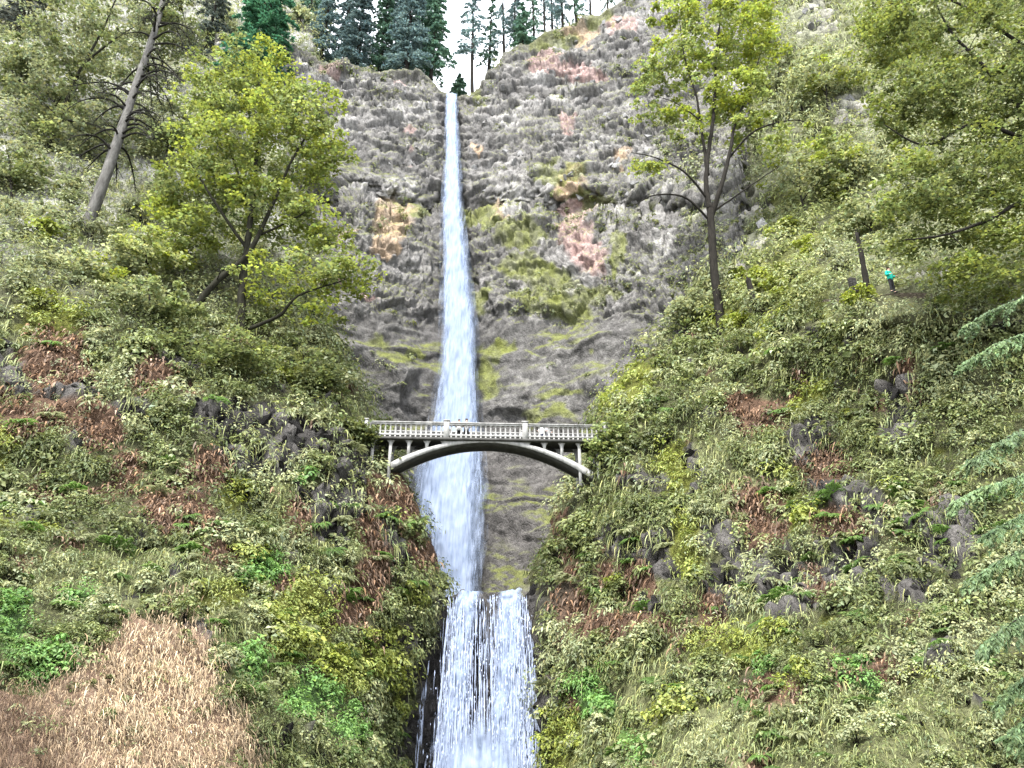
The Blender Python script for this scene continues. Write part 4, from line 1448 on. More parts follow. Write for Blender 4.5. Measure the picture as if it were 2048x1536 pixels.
def broadleaf(name, label, limbs, crown, ncl, k, lsize, base, bark, base2=None, clump_r=0.9, seed=0, mix=0.5, group=None, flat=0.4, cat="tree"):
    """limbs: [(list of (px,py,Y)), r0, r1]; crown: [(px,py,Y,rx,ry,weight)] in px, depth radius = rx"""
    L0 = P(*limbs[0][0][0])
    root = empty(name, L0)
    tag(root, label, cat, group)
    nodes, nrad = [], []
    tm = MB()
    for i, (pts, r0, r1) in enumerate(limbs):
        w = poly([P(*q) for q in pts])
        w = w + fbm(w, 0.9, 2, seed + i)[:, None] * 0.07 * np.array([1, 1, 0.2])
        r = np.linspace(r0, r1, len(w)) ** 1.0
        if i == 0:
            r = r * (1 + 0.35 * np.exp(-np.arange(len(w)) / 1.6))
            w[0, 2] -= 0.4
        mb = MB()
        mb.tube(w - L0, r, 9, 0.18)
        mb.build("trunk" if i == 0 else "limb", bark, root, True)
        nodes.append(w)
        nrad.append(r)
    nodes, nrad = np.concatenate(nodes), np.concatenate(nrad)
    wts = np.array([c[3] * c[4] * (c[5] if len(c) > 5 else 1) for c in crown])
    ci = rng.choice(len(crown), ncl, p=wts / wts.sum())
    cs = []
    for i in ci:
        px, py, Y, rx, ry = crown[i][:5]
        c = P(px, py, Y)
        sc = np.linalg.norm(c - CAM) / FPX
        d = unit(rng.normal(size=3)) * rng.random() ** 0.42
        cs.append(c + d * np.array([rx * sc, rx * sc * 0.8, ry * sc]))
    cs = np.array(cs)
    order = np.argsort([np.linalg.norm(nodes - c, axis=1).min() for c in cs])
    tw = MB()
    for c in cs[order]:
        dv = c - nodes
        dist = np.linalg.norm(dv, axis=1)
        cost = dist * (1 + 0.9 * np.clip(-dv[:, 2] / (dist + 1e-6), 0, 1))
        j = int(np.argmin(cost))
        a = nodes[j]
        ln = dist[j]
        if ln < 0.15:
            continue
        mid1 = a + (c - a) * 0.35 + np.array([0, 0, 0.10 * ln]) + rng.normal(size=3) * 0.06 * ln
        mid2 = a + (c - a) * 0.7 + np.array([0, 0, 0.10 * ln]) + rng.normal(size=3) * 0.06 * ln
        r = min(nrad[j] * 0.6, 0.014 + 0.016 * ln)
        w = poly([a, mid1, mid2, c], max(4, min(9, int(ln / 0.4) + 3)))
        rr = np.linspace(r, 0.007, len(w))
        tw.tube(w - L0, rr, 4)
        nodes = np.concatenate([nodes, w[1:]])
        nrad = np.concatenate([nrad, rr[1:]])
    tw.build("branches", bark, root, True)["kind"] = "stuff"
    n = len(cs)
    b = np.tile(base, (n, 1))
    if base2 is not None:
        b = lerp(b, base2, np.clip(sstep(-0.35, 0.35, fbm(cs, 2.2, 2, seed + 3) + rng.normal(size=n) * 0.15) * mix * 2, 0, 1))
    b = b * np.exp(rng.normal(size=(n, 1)) * 0.14)
    R = clump_r * (0.65 + 0.7 * rng.random(n))
    dirs = rng.normal(size=(n, k, 3))
    dirs = dirs / (np.linalg.norm(dirs, axis=2, keepdims=True) + 1e-9) * rng.random((n, k, 1)) ** 0.5
    pos = cs[:, None] + dirs * R[:, None, None] * np.array([1, 1, flat])
    pos[..., 2] -= 0.22 * R[:, None] * (dirs[..., 0] ** 2 + dirs[..., 1] ** 2)
    nn = unit(np.array([0, -0.1, 1.0]) + rng.normal(size=(n, k, 3)) * 0.5)
    ls = (lsize * (0.6 + 0.8 * rng.random((n, k)))).ravel()
    col = leaf_col(np.repeat(b, k, axis=0), n * k, 0.14, 0.22)
    out = (dirs * np.array([1, 1, 0.2]) + rng.normal(size=(n, k, 3)) * 0.5).reshape(-1, 3)
    la = leaf_arrays(pos.reshape(-1, 3) - L0, nn.reshape(-1, 3), ls, col, 0.8, 0.35, out)
    obj("crown", leaf_mesh("crown", [la]), M['leaf_thin'], root)
    return root


YA = 52
broadleaf("maple_tree", "large round yellow-green maple with forked trunk above the brown-patched slope",
          [([(482, 660, YA), (486, 560, YA), (500, 450, YA), (512, 330, YA), (520, 210, YA), (515, 120, YA)], 0.36, 0.05),
           ([(392, 612, YA - 1), (440, 556, YA - 1), (498, 505, YA - 0.5), (540, 420, YA), (590, 310, YA), (640, 230, YA)], 0.30, 0.05),
           ([(496, 658, YA - 1), (560, 630, YA - 1.5), (600, 590, YA - 2), (690, 560, YA - 2)], 0.17, 0.04),
           ([(496, 500, YA), (440, 420, YA - 1), (390, 340, YA - 1), (360, 290, YA - 1)], 0.15, 0.03),
           ([(505, 420, YA), (470, 330, YA + 1), (440, 230, YA + 1), (420, 160, YA + 1)], 0.14, 0.03),
           ([(520, 470, YA), (600, 430, YA - 1), (660, 380, YA - 1)], 0.11, 0.03)],
          [(500, 165, YA, 110, 72), (420, 200, YA, 75, 80), (590, 225, YA, 90, 75), (520, 300, YA, 160, 90), (400, 330, YA, 90, 80), (650, 310, YA, 50, 62),
           (480, 410, YA, 140, 70, 0.8), (620, 450, YA, 80, 60), (685, 545, YA - 2, 62, 56, 1.1), (380, 470, YA, 60, 66), (560, 560, YA - 2, 100, 50, 0.5), (640, 625, YA - 2, 60, 24, 0.5), (340, 400, YA, 40, 60)],
          660, 46, 0.31, OLIVE * 1.1, M['pale_bark'], YEL * 1.0, 1.0, 11, 0.42)
YB = 60
broadleaf("maple_tree", "pale loose-crowned maple growing behind the leaning grey conifer",
          [([(80, 340, YB), (95, 300, YB), (130, 210, YB), (160, 140, YB), (205, 60, YB), (240, -20, YB)], 0.28, 0.06),
           ([(118, 240, YB), (190, 250, YB - 1), (240, 290, YB - 1)], 0.13, 0.03),
           ([(150, 160, YB), (110, 90, YB), (90, 20, YB)], 0.12, 0.03),
           ([(165, 130, YB), (240, 70, YB), (320, 30, YB)], 0.14, 0.03),
           ([(118, 235, YB), (70, 190, YB), (40, 170, YB)], 0.09, 0.03)],
          [(210, 70, YB, 140, 80), (110, 160, YB, 80, 70), (340, 50, YB, 66, 60), (50, 250, YB, 60, 60), (190, 250, YB, 70, 50), (170, 0, YB, 120, 50), (300, 130, YB, 60, 40, .6), (90, 380, YB - 4, 70, 60), (200, 470, YB - 6, 70, 40)],
          460, 40, 0.33, PALE * 0.95, M['pale_bark'], OLIVE * 1.2, 1.05, 12)
YC = 57
broadleaf("maple_tree", "tall bright yellow-green maple with dark spreading limbs beside the cliff",
          [([(1446, 668, YC), (1438, 620, YC), (1428, 540, YC), (1424, 470, YC), (1420, 410, YC)], 0.40, 0.33),
           ([(1420, 418, YC), (1412, 370, YC), (1416, 310, YC), (1428, 220, YC), (1432, 120, YC), (1440, 40, YC), (1445, -20, YC)], 0.27, 0.05),
           ([(1424, 430, YC), (1440, 380, YC - .5), (1461, 300, YC - .5), (1470, 250, YC - .5), (1500, 180, YC), (1520, 110, YC)], 0.25, 0.04),
           ([(1416, 350, YC), (1404, 270, YC + .5), (1392, 190, YC + .5), (1370, 120, YC + .5), (1360, 50, YC)], 0.17, 0.03),
           ([(1418, 440, YC), (1370, 395, YC - 1), (1310, 390, YC - 1), (1270, 410, YC - 1)], 0.12, 0.03),
           ([(1416, 400, YC), (1370, 345, YC - 1), (1310, 315, YC - 1), (1262, 305, YC - 1)], 0.12, 0.03),
           ([(1426, 425, YC), (1500, 372, YC - 1), (1560, 332, YC - 1)], 0.10, 0.03),
           ([(1456, 320, YC), (1510, 262, YC - 1), (1590, 240, YC - 1), (1640, 262, YC - 1)], 0.11, 0.03),
           ([(1400, 240, YC), (1350, 205, YC), (1300, 190, YC)], 0.08, 0.02)],
          [(1440, 50, YC, 105, 64), (1370, 115, YC, 75, 50), (1500, 115, YC, 66, 50), (1312, 155, YC, 52, 32), (1400, 205, YC, 86, 30, .7), (1480, 195, YC, 76, 34), (1300, 225, YC, 44, 22), (1525, 65, YC, 44, 46), (1350, 30, YC, 50, 40),
           (1565, 275, YC - 1, 56, 22, .8), (1290, 335, YC - 1, 36, 16, .7), (1640, 290, YC - 1, 50, 26, .6), (1480, 260, YC, 50, 20, .5), (1360, 260, YC, 60, 14, .6), (1430, -40, YC, 90, 40)],
          400, 40, 0.33, YEL * 1.15, M['bark'], OLIVE * 1.5, 0.85, 13, 0.4)
YD = 31
broadleaf("maple_tree", "dense olive maple overhanging the hiking trail with leafy drooping limbs",
          [([(2230, 720, YD), (2200, 560, YD), (2170, 380, YD), (2150, 200, YD), (2140, 0, YD), (2120, -180, YD)], 0.42, 0.10),
           ([(2170, 380, YD), (2060, 240, YD), (1965, 130, YD), (1900, 60, YD), (1860, -20, YD)], 0.16, 0.03),
           ([(2180, 460, YD), (2060, 405, YD - 1), (1975, 440, YD - 1), (1890, 470, YD - 1), (1810, 480, YD - 1)], 0.14, 0.03),
           ([(2165, 330, YD), (2030, 270, YD), (1940, 250, YD), (1850, 290, YD), (1770, 250, YD)], 0.14, 0.03),
           ([(2150, 160, YD), (2000, 60, YD), (1900, 0, YD), (1780, -20, YD)], 0.12, 0.03)],
          [(1900, 60, YD, 170, 80), (1985, 200, YD, 120, 80), (1830, 200, YD, 90, 66), (1900, 340, YD, 140, 70), (1995, 460, YD, 90, 70), (1840, 420, YD, 90, 46), (1950, 560, YD, 90, 40), (1765, 70, YD, 60, 54), (1800, 490, YD, 60, 26, .7), (2100, 300, YD, 90, 200), (1960, -60, YD, 200, 60)],
          980, 44, 0.19, OLIVE * 1.05, M['bark'], OLIVE * np.array([1.45, 1.45, 0.9]), 0.64, 14, 0.35)
YE = 60
broadleaf("young_maple", "slender young yellow-green maple standing above the trail",
          [([(1624, 490, YE), (1612, 430, YE), (1600, 380, YE), (1598, 320, YE)], 0.13, 0.04),
           ([(1606, 400, YE), (1640, 360, YE), (1680, 330, YE)], 0.07, 0.02), ([(1602, 380, YE), (1570, 350, YE), (1550, 330, YE)], 0.06, 0.02)],
          [(1600, 320, YE, 66, 34), (1650, 365, YE, 66, 46), (1690, 325, YE, 56, 36), (1560, 360, YE, 40, 24, .6)],
          90, 36, 0.3, YEL * 0.9, M['bark'], PALE, 0.85, 15)
for i, (x, y, w_, h_, Yt, lab, bs, b2) in enumerate([
    (60, 470, 95, 80, 50, "pale bushy tree at the foot of the loose-crowned maple", PALE, OLIVE * 1.2),
    (170, 545, 110, 60, 48, "low spreading pale green tree beside the leaning conifer's foot", PALE * 1.0, YEL * 0.8),
    (300, 600, 110, 56, 47, "low olive tree in front of the leaning second trunk", OLIVE * 1.1, PALE),
    (420, 700, 150, 60, 46, "broad low olive thicket tree under the large round maple", OLIVE * 1.05, OLIVE * 0.75),
    (610, 740, 100, 70, 50, "fine-leaved grey-green tree between the round maple and the bridge", OLIVE * 1.15, PALE),
    (1590, 575, 110, 56, 54, "low yellow-green tree just below the trail stump", YEL * 0.9, PALE),
    (1400, 620, 70, 60, 60, "pale small tree at the tall bright maple's foot", PALE * 0.9, OLIVE * 1.2),
    (1290, 790, 80, 50, 56, "yellow-topped small tree beside the bridge's far end", YEL * 0.95, OLIVE),
    (1226, 880, 50, 70, 50.6, "dark olive bush hiding the bridge end under the yellow-topped tree", OLIVE * 0.85, OLIVE * 1.2),
    (700, 860, 60, 40, 49.5, "olive bush hugging the bridge end on the brown-patched slope", OLIVE, OLIVE * 0.7),
    (290, 500, 80, 60, 50, "pale lime tree in the gap between leaning conifer and round maple", PALE, YEL * 0.9),
    (120, 300, 110, 60, 62, "pale tree leaning over the slope behind the leaning trunk", PALE, OLIVE * 1.1),
    (330, 260, 70, 70, 64, "grey-green tree between the leaning trunk and the round maple's crown", PALE * 0.9, OLIVE * 1.2),
    (40, 120, 80, 70, 64, "dull green tree under the dull grey-green conifer", OLIVE * 1.1, PALE * 0.9),
    (1650, 150, 90, 60, 68, "pale hanging thicket on the mossy slope beside the bright maple's crown", PALE * 1.05, YEL * 0.9),
    (1690, 330, 90, 50, 60, "pale lime thicket on the slope above the slender young maple", PALE, YEL * 0.9),
    (1740, 430, 90, 46, 52, "olive thicket between the slender young maple and the overhanging maple", OLIVE * 1.1, PALE),
    (1560, 450, 60, 46, 62, "pale bush on the rocks between the bright maple and young maple", PALE * 0.95, OLIVE * 1.2),
    (20, 330, 70, 60, 52, "grey-green small tree behind the pale bushy tree", PALE * 0.85, OLIVE)]):
    sc = Yt / FPX * 1.05
    broadleaf("small_tree", lab,
              [([(x + 6, y + h_ + 30, Yt), (x + 2, y + h_ * 0.4, Yt), (x, y, Yt), (x - 4, y - h_ * 0.5, Yt)], 0.11, 0.03),
               ([(x + 3, y + h_ * 0.5, Yt), (x + w_ * 0.35, y + h_ * 0.1, Yt), (x + w_ * 0.6, y - h_ * 0.1, Yt)], 0.06, 0.02),
               ([(x + 3, y + h_ * 0.6, Yt), (x - w_ * 0.35, y + h_ * 0.15, Yt), (x - w_ * 0.6, y, Yt)], 0.06, 0.02)],
              [(x, y, Yt, w_ * 0.75, h_ * 0.8), (x + w_ * 0.45, y + h_ * 0.2, Yt, w_ * 0.5, h_ * 0.5), (x - w_ * 0.45, y + h_ * 0.2, Yt, w_ * 0.5, h_ * 0.5)],
              int(45 + w_ * h_ * 0.009), 34, 0.0055 * Yt, bs, M['bark'], b2, 0.014 * Yt, 30 + i, cat="tree")


def conifer(name, label, base, top, r0, crownw, bare, nwh, col, bark=None, seed=0, droop=0.5, dens=1.0, group=None, dead=False):
    base, top = np.asarray(base, float), np.asarray(top, float)
    root = empty(name, base)
    tag(root, label, "conifer", group)
    H = np.linalg.norm(top - base)
    w = poly([base - np.array([0, 0, 0.5]), base + (top - base) * 0.33, base + (top - base) * 0.66, top], 24)
    w = w + fbm(w, 4, 2, seed)[:, None] * 0.12 * np.array([1, 1, 0])
    mb = MB()
    rad = np.linspace(r0, r0 * 0.12, 24)
    mb.tube(w - base, rad, 10, 0.12)
    mb.build("trunk", bark or M['bark'], root, True)
    br = MB()
    parts = []
    for i in range(nwh):
        f = bare + (1 - bare) * (i + rng.random() * 0.8) / nwh
        c = w[0] + (w[-1] - w[0]) * f
        L = crownw * (1.06 - ((f - bare) / (1 - bare))) ** 0.75 * (0.55 + 0.6 * rng.random())
        a = rng.random() * 6.283
        o = np.array([math.cos(a), math.sin(a), 0])
        pts = [c, c + o * L * 0.35 + np.array([0, 0, 0.06 * L]), c + o * L * 0.7 - np.array([0, 0, 0.12 * L * droop]), c + o * L - np.array([0, 0, 0.5 * L * droop])]
        q = poly(pts, 8)
        br.tube(q[[0, 2, 5, 7]] - base, np.linspace(0.02 + 0.012 * L, 0.010, 4), 3)
        m = int(46 * dens * (0.4 + L / crownw))
        if m < 1 or dead:
            continue
        t = 0.18 + 0.82 * rng.random(m) ** 0.8
        cc = crom(q, t * 7)
        side = np.array([-o[1], o[0], 0])
        off = rng.normal(size=(m, 1)) * 0.20 * L * (1.1 - t[:, None])
        cc = cc + side * off + np.array([0, 0, -1]) * np.abs(rng.normal(size=(m, 1))) * 0.10 * L * 0.6
        D = o * 0.7 + side * np.sign(off) * 0.7 + np.array([0, 0, -0.55]) + rng.normal(size=(m, 3)) * 0.25
        nn = np.array([0, 0, 1.0]) + rng.normal(size=(m, 3)) * 0.45
        parts.append(leaf_arrays(cc - base, nn, (0.34 + 0.36 * rng.random(m)) * (crownw / 2.6) ** 0.5, leaf_col(np.tile(col, (m, 1)), m, 0.12, 0.3), 0.34, 0.2, D))
    br.build("branches", bark or M['bark'], root)["kind"] = "stuff"
    if parts:
        obj("crown", leaf_mesh("crown", parts), M['needle'], root)
    return root


FIR = np.array([0.062, 0.108, 0.074])
HAZE_BLU = np.array([0.080, 0.115, 0.112])  # bluish cast of distant haze mixed into the needle colour
for i, (x, yb, Yt, hgt, cw_, bare, nw, dens, col, lab) in enumerate([
    (712, 150, 92, 26, 3.2, 0.06, 120, 1.4, HAZE_BLU, "bluish fir on the clifftop nearest the round maple"),
    (758, 156, 95, 30, 3.0, 0.06, 120, 1.3, FIR * 1.1, "dense dark fir second along the clifftop from the round maple"),
    (812, 150, 93, 32, 3.6, 0.10, 150, 1.5, HAZE_BLU * 0.95, "broad bluish fir in the middle of the clifftop firs"),
    (862, 156, 96, 30, 3.4, 0.08, 130, 1.4, FIR, "dark fir on the clifftop just before the stream notch"),
    (686, 146, 97, 30, 3.2, 0.05, 110, 1.2, HAZE_BLU * 1.1, "far bluish fir at the start of the clifftop row"),
    (786, 152, 98, 34, 3.4, 0.05, 120, 1.2, HAZE_BLU * 1.15, "far bluish fir squeezed between two clifftop firs"),
    (840, 154, 99, 34, 3.4, 0.05, 120, 1.2, FIR * 1.2, "far green fir behind the broad bluish fir"),
    (944, 192, 96, 30, 2.6, 0.42, 60, 0.8, HAZE_BLU * 1.1, "slim fir with a long bare trunk beside the top of the falls"),
    (918, 192, 97, 5.0, 1.8, 0.0, 46, 1.5, FIR, "short bushy young fir at the lip of the falls"),
    (1008, 120, 99, 24, 2.0, 0.25, 40, 0.7, HAZE_BLU, "thin ragged fir on the rim past the bare-trunked fir"),
    (1046, 100, 100, 12, 2.4, 0.15, 60, 1.2, FIR * 1.25, "small leafy green fir on the rim past the ragged one"),
    (1090, 82, 101, 20, 1.6, 0.4, 26, 0.5, HAZE_BLU, "nearly bare thin fir on the rising rim"),
    (1126, 70, 101, 22, 2.2, 0.3, 40, 0.7, HAZE_BLU * 0.9, "thin dark fir on the rising rim beside the nearly bare one"),
    (1182, 52, 103, 20, 1.6, 0.35, 24, 0.5, HAZE_BLU, "wispy fir high on the rim by the rock shoulder"),
    (1216, 40, 104, 20, 1.8, 0.3, 30, 0.6, FIR, "wispy greenish fir highest on the rim"),
    (975, 160, 101, 22, 2.2, 0.2, 50, 0.9, FIR, "ragged fir just past the bare-trunked fir by the notch"),
    (1030, 112, 104, 24, 2.4, 0.2, 60, 0.8, HAZE_BLU, "pale fir behind the small leafy fir on the rim"),
    (1068, 92, 104, 20, 2.0, 0.2, 50, 0.8, FIR * 1.1, "greenish fir past the small leafy fir on the rim"),
    (1106, 78, 105, 24, 2.2, 0.2, 50, 0.8, HAZE_BLU, "pale fir between the thin rim firs"),
    (1154, 62, 105, 22, 2.2, 0.2, 50, 0.8, FIR, "feathery fir before the wispy rim firs"),
    (1250, 20, 104, 20, 2.4, 0.2, 50, 0.8, FIR, "feathery fir on the rock shoulder above the pink lichen"),
    (508, 170, 80, 30, 5.0, 0.10, 150, 1.6, np.array([0.035, 0.088, 0.048]), "big deep green fir rising behind the round maple"),
    (640, 130, 94, 26, 2.8, 0.10, 90, 1.1, HAZE_BLU, "hazy fir between the deep green fir and the clifftop firs"),
    (600, 120, 96, 24, 3.0, 0.10, 90, 1.1, FIR * 1.2, "hazy green fir partly behind the deep green fir"),
    (-10, 180, 74, 34, 4.0, 0.12, 110, 1.2, np.array([0.06, 0.065, 0.055]), "dull grey-green conifer behind the loose-crowned maple"),
    (395, 150, 82, 26, 3.4, 0.15, 90, 0.9, np.array([0.05, 0.06, 0.05]), "dark thin conifer between the leaning conifer and the deep green fir"),
    (1640, 110, 78, 20, 1.4, 0.3, 16, 0.3, PALE * 0.6, "thin bare snag-like conifer on the pale mossy slope"),
]):
    b = P(x, yb, Yt)
    conifer("fir_tree", lab, b, b + np.array([rng.normal() * 0.4, 0, hgt]), 0.10 + 0.0085 * hgt, cw_ * 1.15, bare * 0.75, int(nw * 1.25), col * 1.35, M['bark'], 60 + i, 0.55, dens)

# the leaning grey conifer with dead lower limbs
YG = 53
DEADWOOD = simple_mat('dead_wood', (0.006, 0.006, 0.005), (0.022, 0.02, 0.017), 8, 0.95, 0.4)
gb, gt = P(172, 462, YG), P(345, -70, YG + 5)
root = empty("leaning_conifer", gb)
tag(root, "tall leaning conifer with a bare grey trunk and drooping dead branches", "conifer")
w = poly([gb - np.array([0.1, 0, 0.8]), P(205, 370, YG), P(243, 260, YG + 1), P(272, 170, YG + 2), P(310, 60, YG + 3), gt], 40)
mb = MB(); mb.tube(w - gb, np.linspace(0.52, 0.24, 40), 14, 0.10); mb.build("trunk", M['grey_bark'], root, True)
br = MB()
needles = []
for i in range(64):
    f = 0.30 + 0.70 * (i + rng.random()) / 64
    c = crom(w, np.array([f * 39]))[0]
    a = rng.random() * 6.283
    o = np.array([math.cos(a), math.sin(a) * 0.8, 0])
    L = 2.4 + 3.0 * rng.random()
    dr = 0.35 + 0.7 * rng.random()
    q = poly([c, c + o * L * 0.4 + np.array([0, 0, 0.10 * L]), c + o * L * 0.8 - np.array([0, 0, 0.18 * L * dr]), c + o * L - np.array([0, 0, 0.55 * L * dr])], 9)
    br.tube(q - gb, np.linspace(0.13, 0.025, 9), 5)
    for j in range(9):
        t = 0.25 + 0.7 * rng.random()
        s0_ = crom(q, np.array([t * 8]))[0]
        e_ = s0_ + o * 0.5 + rng.normal(size=3) * 0.35 + np.array([0, 0, -0.35])
        br.tube(np.array([s0_, (s0_ + e_) / 2 + np.array([0, 0, 0.05]), e_]) - gb, [0.035, 0.026, 0.014], 3)
        if f > 0.45:
            m = 12 if f > 0.8 else 6
            cc = e_ + rng.normal(size=(m, 3)) * 0.22
            needles.append(leaf_arrays(cc - gb, rng.normal(size=(m, 3)) * 0.5 + np.array([0, 0, 1]), 0.2 + 0.2 * rng.random(m), leaf_col(np.tile(np.array([0.05, 0.055, 0.035]), (m, 1)), m, 0.1, 0.3), 0.3, 0.4))
br.build("dead_branches", DEADWOOD, root)["kind"] = "stuff"
obj("crown", leaf_mesh("crown", needles), M['needle'], root)

# cedar whose boughs reach in beside the camera
YF = 17.5
cb = P(2330, 1750, YF)
root = empty("cedar_tree", cb)
tag(root, "pale green cedar with long drooping feathery boughs", "conifer")
ct = P(2240, 300, YF)
w = poly([cb - np.array([0, 0, 1.0]), cb * 0.6 + ct * 0.4, ct], 20)
mb = MB(); mb.tube(w - cb, np.linspace(0.34, 0.14, 20), 10, 0.12); mb.build("trunk", M['bark'], root, True)
CED = np.array([0.128, 0.182, 0.086])
for i, (x1, y1, x0, y0) in enumerate([(1925, 640, 2200, 560), (1905, 722, 2200, 640), (1935, 790, 2200, 720), (1910, 905, 2210, 830), (1950, 960, 2210, 900), (1905, 1010, 2220, 930), (1945, 1085, 2220, 1000), (1880, 1150, 2230, 1060),
                                      (1960, 1200, 2230, 1130), (1950, 1290, 2240, 1200), (1985, 1350, 2240, 1280), (1990, 1440, 2250, 1340), (2000, 850, 2200, 800), (2010, 1140, 2230, 1090), (1995, 700, 2200, 660), (2020, 1500, 2260, 1420)]):
    yy = YF + rng.normal() * 1.2
    if i in (2, 4, 8, 12, 14):
        continue
    x1 += 26 + rng.normal() * 22
    y1 += 18 + rng.normal() * 22
    a, b = P(x0, y0, YF), P(x1, y1, yy)
    q = poly([a, a + (b - a) * 0.4 + np.array([0, 0.1 * rng.normal(), 0.25]), a + (b - a) * 0.75 + np.array([0, 0.2 * rng.normal(), 0.2 + 0.1 * rng.normal()]), b], 22)
    bm_ = MB(); bm_.tube(q - cb, np.linspace(0.035, 0.006, 22), 5)
    bough = bm_.build("bough", M['bark'], root)
    parts = []
    ax = unit(b - a)
    for j in range(60):
        t = 0.12 + 0.88 * (j + rng.random()) / 60
        s_ = crom(q, np.array([t * 21]))[0]
        sg = 1 if j % 2 else -1
        side = np.cross(ax, np.array([0, 0, 1.0])) * sg
        d = unit(ax * 0.7 + side * 0.55 + np.array([0, 0, -0.6]) + rng.normal(size=3) * 0.28)
        Ls = (0.75 - 0.42 * t) * (0.4 + 0.9 * rng.random())
        m = 32
        ff = rng.random(m)
        cc = s_ + d * (Ls * ff)[:, None] + np.array([0, 0, -0.25]) * (Ls * ff ** 2)[:, None]
        cr_ = unit(np.cross(d, np.array([0, 0, 1.0])))
        off = (rng.random(m) - 0.5) * 0.26 * (1 - 0.5 * ff)
        cc = cc + cr_ * off[:, None]
        D = d + cr_ * np.sign(off)[:, None] * 0.7 + np.array([0, 0, -0.3])
        parts.append(leaf_arrays(cc - cb, np.array([0, -0.75, 0.6]) + rng.normal(size=(m, 3)) * 0.3, 0.06 + 0.10 * rng.random(m), leaf_col(np.tile(CED, (m, 1)) * (0.75 + 0.6 * rng.random()), m, 0.10, 0.25), 0.38, 0.1, D))
    obj("needles", leaf_mesh("needles", parts), M['leaf_thin'], bough)

# ------------------------------------------------------------------ stump, post, trail, people
def snag(label, pts, r0, r1, seed):
    b = P(*pts[0])
    root = empty("snag", b)
    tag(root, label, "snag")
    w = poly([P(*q) for q in pts], 12)
    mb = MB(); mb.tube(w - b, np.linspace(r0, r1, 12), 9, 0.3); mb.build("trunk", M['bark'], root)
    mb = MB()
    for k in range(5):
        c = w[-1] + rng.normal(size=3) * 0.05
        mb.tube(np.array([c - (0, 0, .2), c + np.array([rng.normal() * .05, rng.normal() * .05, 0.15 + 0.2 * rng.random()])]) - b, [r1 * 0.4, 0.01], 4)
    mb.build("splinters", M['bark'], root)


SY = float(surf(RG, 1740, 596)[1]) - 0.4
snag("dark leaning broken trunk standing beside the trail", [(1740, 600, SY), (1732, 560, SY), (1724, 515, SY), (1713, 466, SY)], 0.21, 0.11, 1)
snag("short dark leaning post of dead wood below the tall bright maple", [(1514, 625, 52), (1506, 595, 52), (1496, 558, 52)], 0.28, 0.2, 2)
m = dark_rocks[2]
o = obj("boulder", m, None)
o.location = P(1706, 575, SY + 0.3)
o.scale = (0.34, 0.34, 0.42)
tag(o, "tall grey boulder standing beside the dark leaning broken trunk", "boulder")
tm = MB()
tp = poly([surf(RG, x, y) for x, y in ((1640, 606), (1705, 602), (1790, 592), (1900, 598), (2060, 606))], 26)
for k in range(25):
    a, b = tp[k], tp[k + 1]
    up = np.array([0, 1.0, 0.02])
    tm.add([a - up * 0.35, b - up * 0.35, b + up * 0.6, a + up * 0.6], [(0, 1, 2, 3)], col=(0.16, 0.13, 0.10))
tag(tm.build("path", M['soil']), "narrow earth hiking trail across the upper slope", None, None, "structure")

SKIN = simple_mat("skin", (0.42, 0.26, 0.19), (0.5, 0.32, 0.24), 8, 0.6, 0.05)
HAIR = simple_mat("hair", (0.02, 0.015, 0.01), (0.05, 0.035, 0.025), 30, 0.6, 0.3)


def skin_obj(name, verts, edges, radii, material, parent, root_i=0):
    m = bpy.data.meshes.new(name)
    m.from_pydata([tuple(v) for v in verts], edges, [])
    o = obj(name, m, material, parent)
    md = o.modifiers.new("skin", 'SKIN')
    sv = m.skin_vertices[0].data if m.skin_vertices else None
    if sv is None:
        bpy.context.view_layer.objects.active = o
        bpy.ops.mesh.customdata_skin_add()
        sv = m.skin_vertices[0].data
    for i, r in enumerate(radii):
        sv[i].radius = r if isinstance(r, tuple) else (r, r)
        sv[i].use_root = (i == root_i)
    md.use_smooth_shade = True
    sb = o.modifiers.new("sub", 'SUBSURF')
    sb.levels = 1
    sb.render_levels = 2
    return o


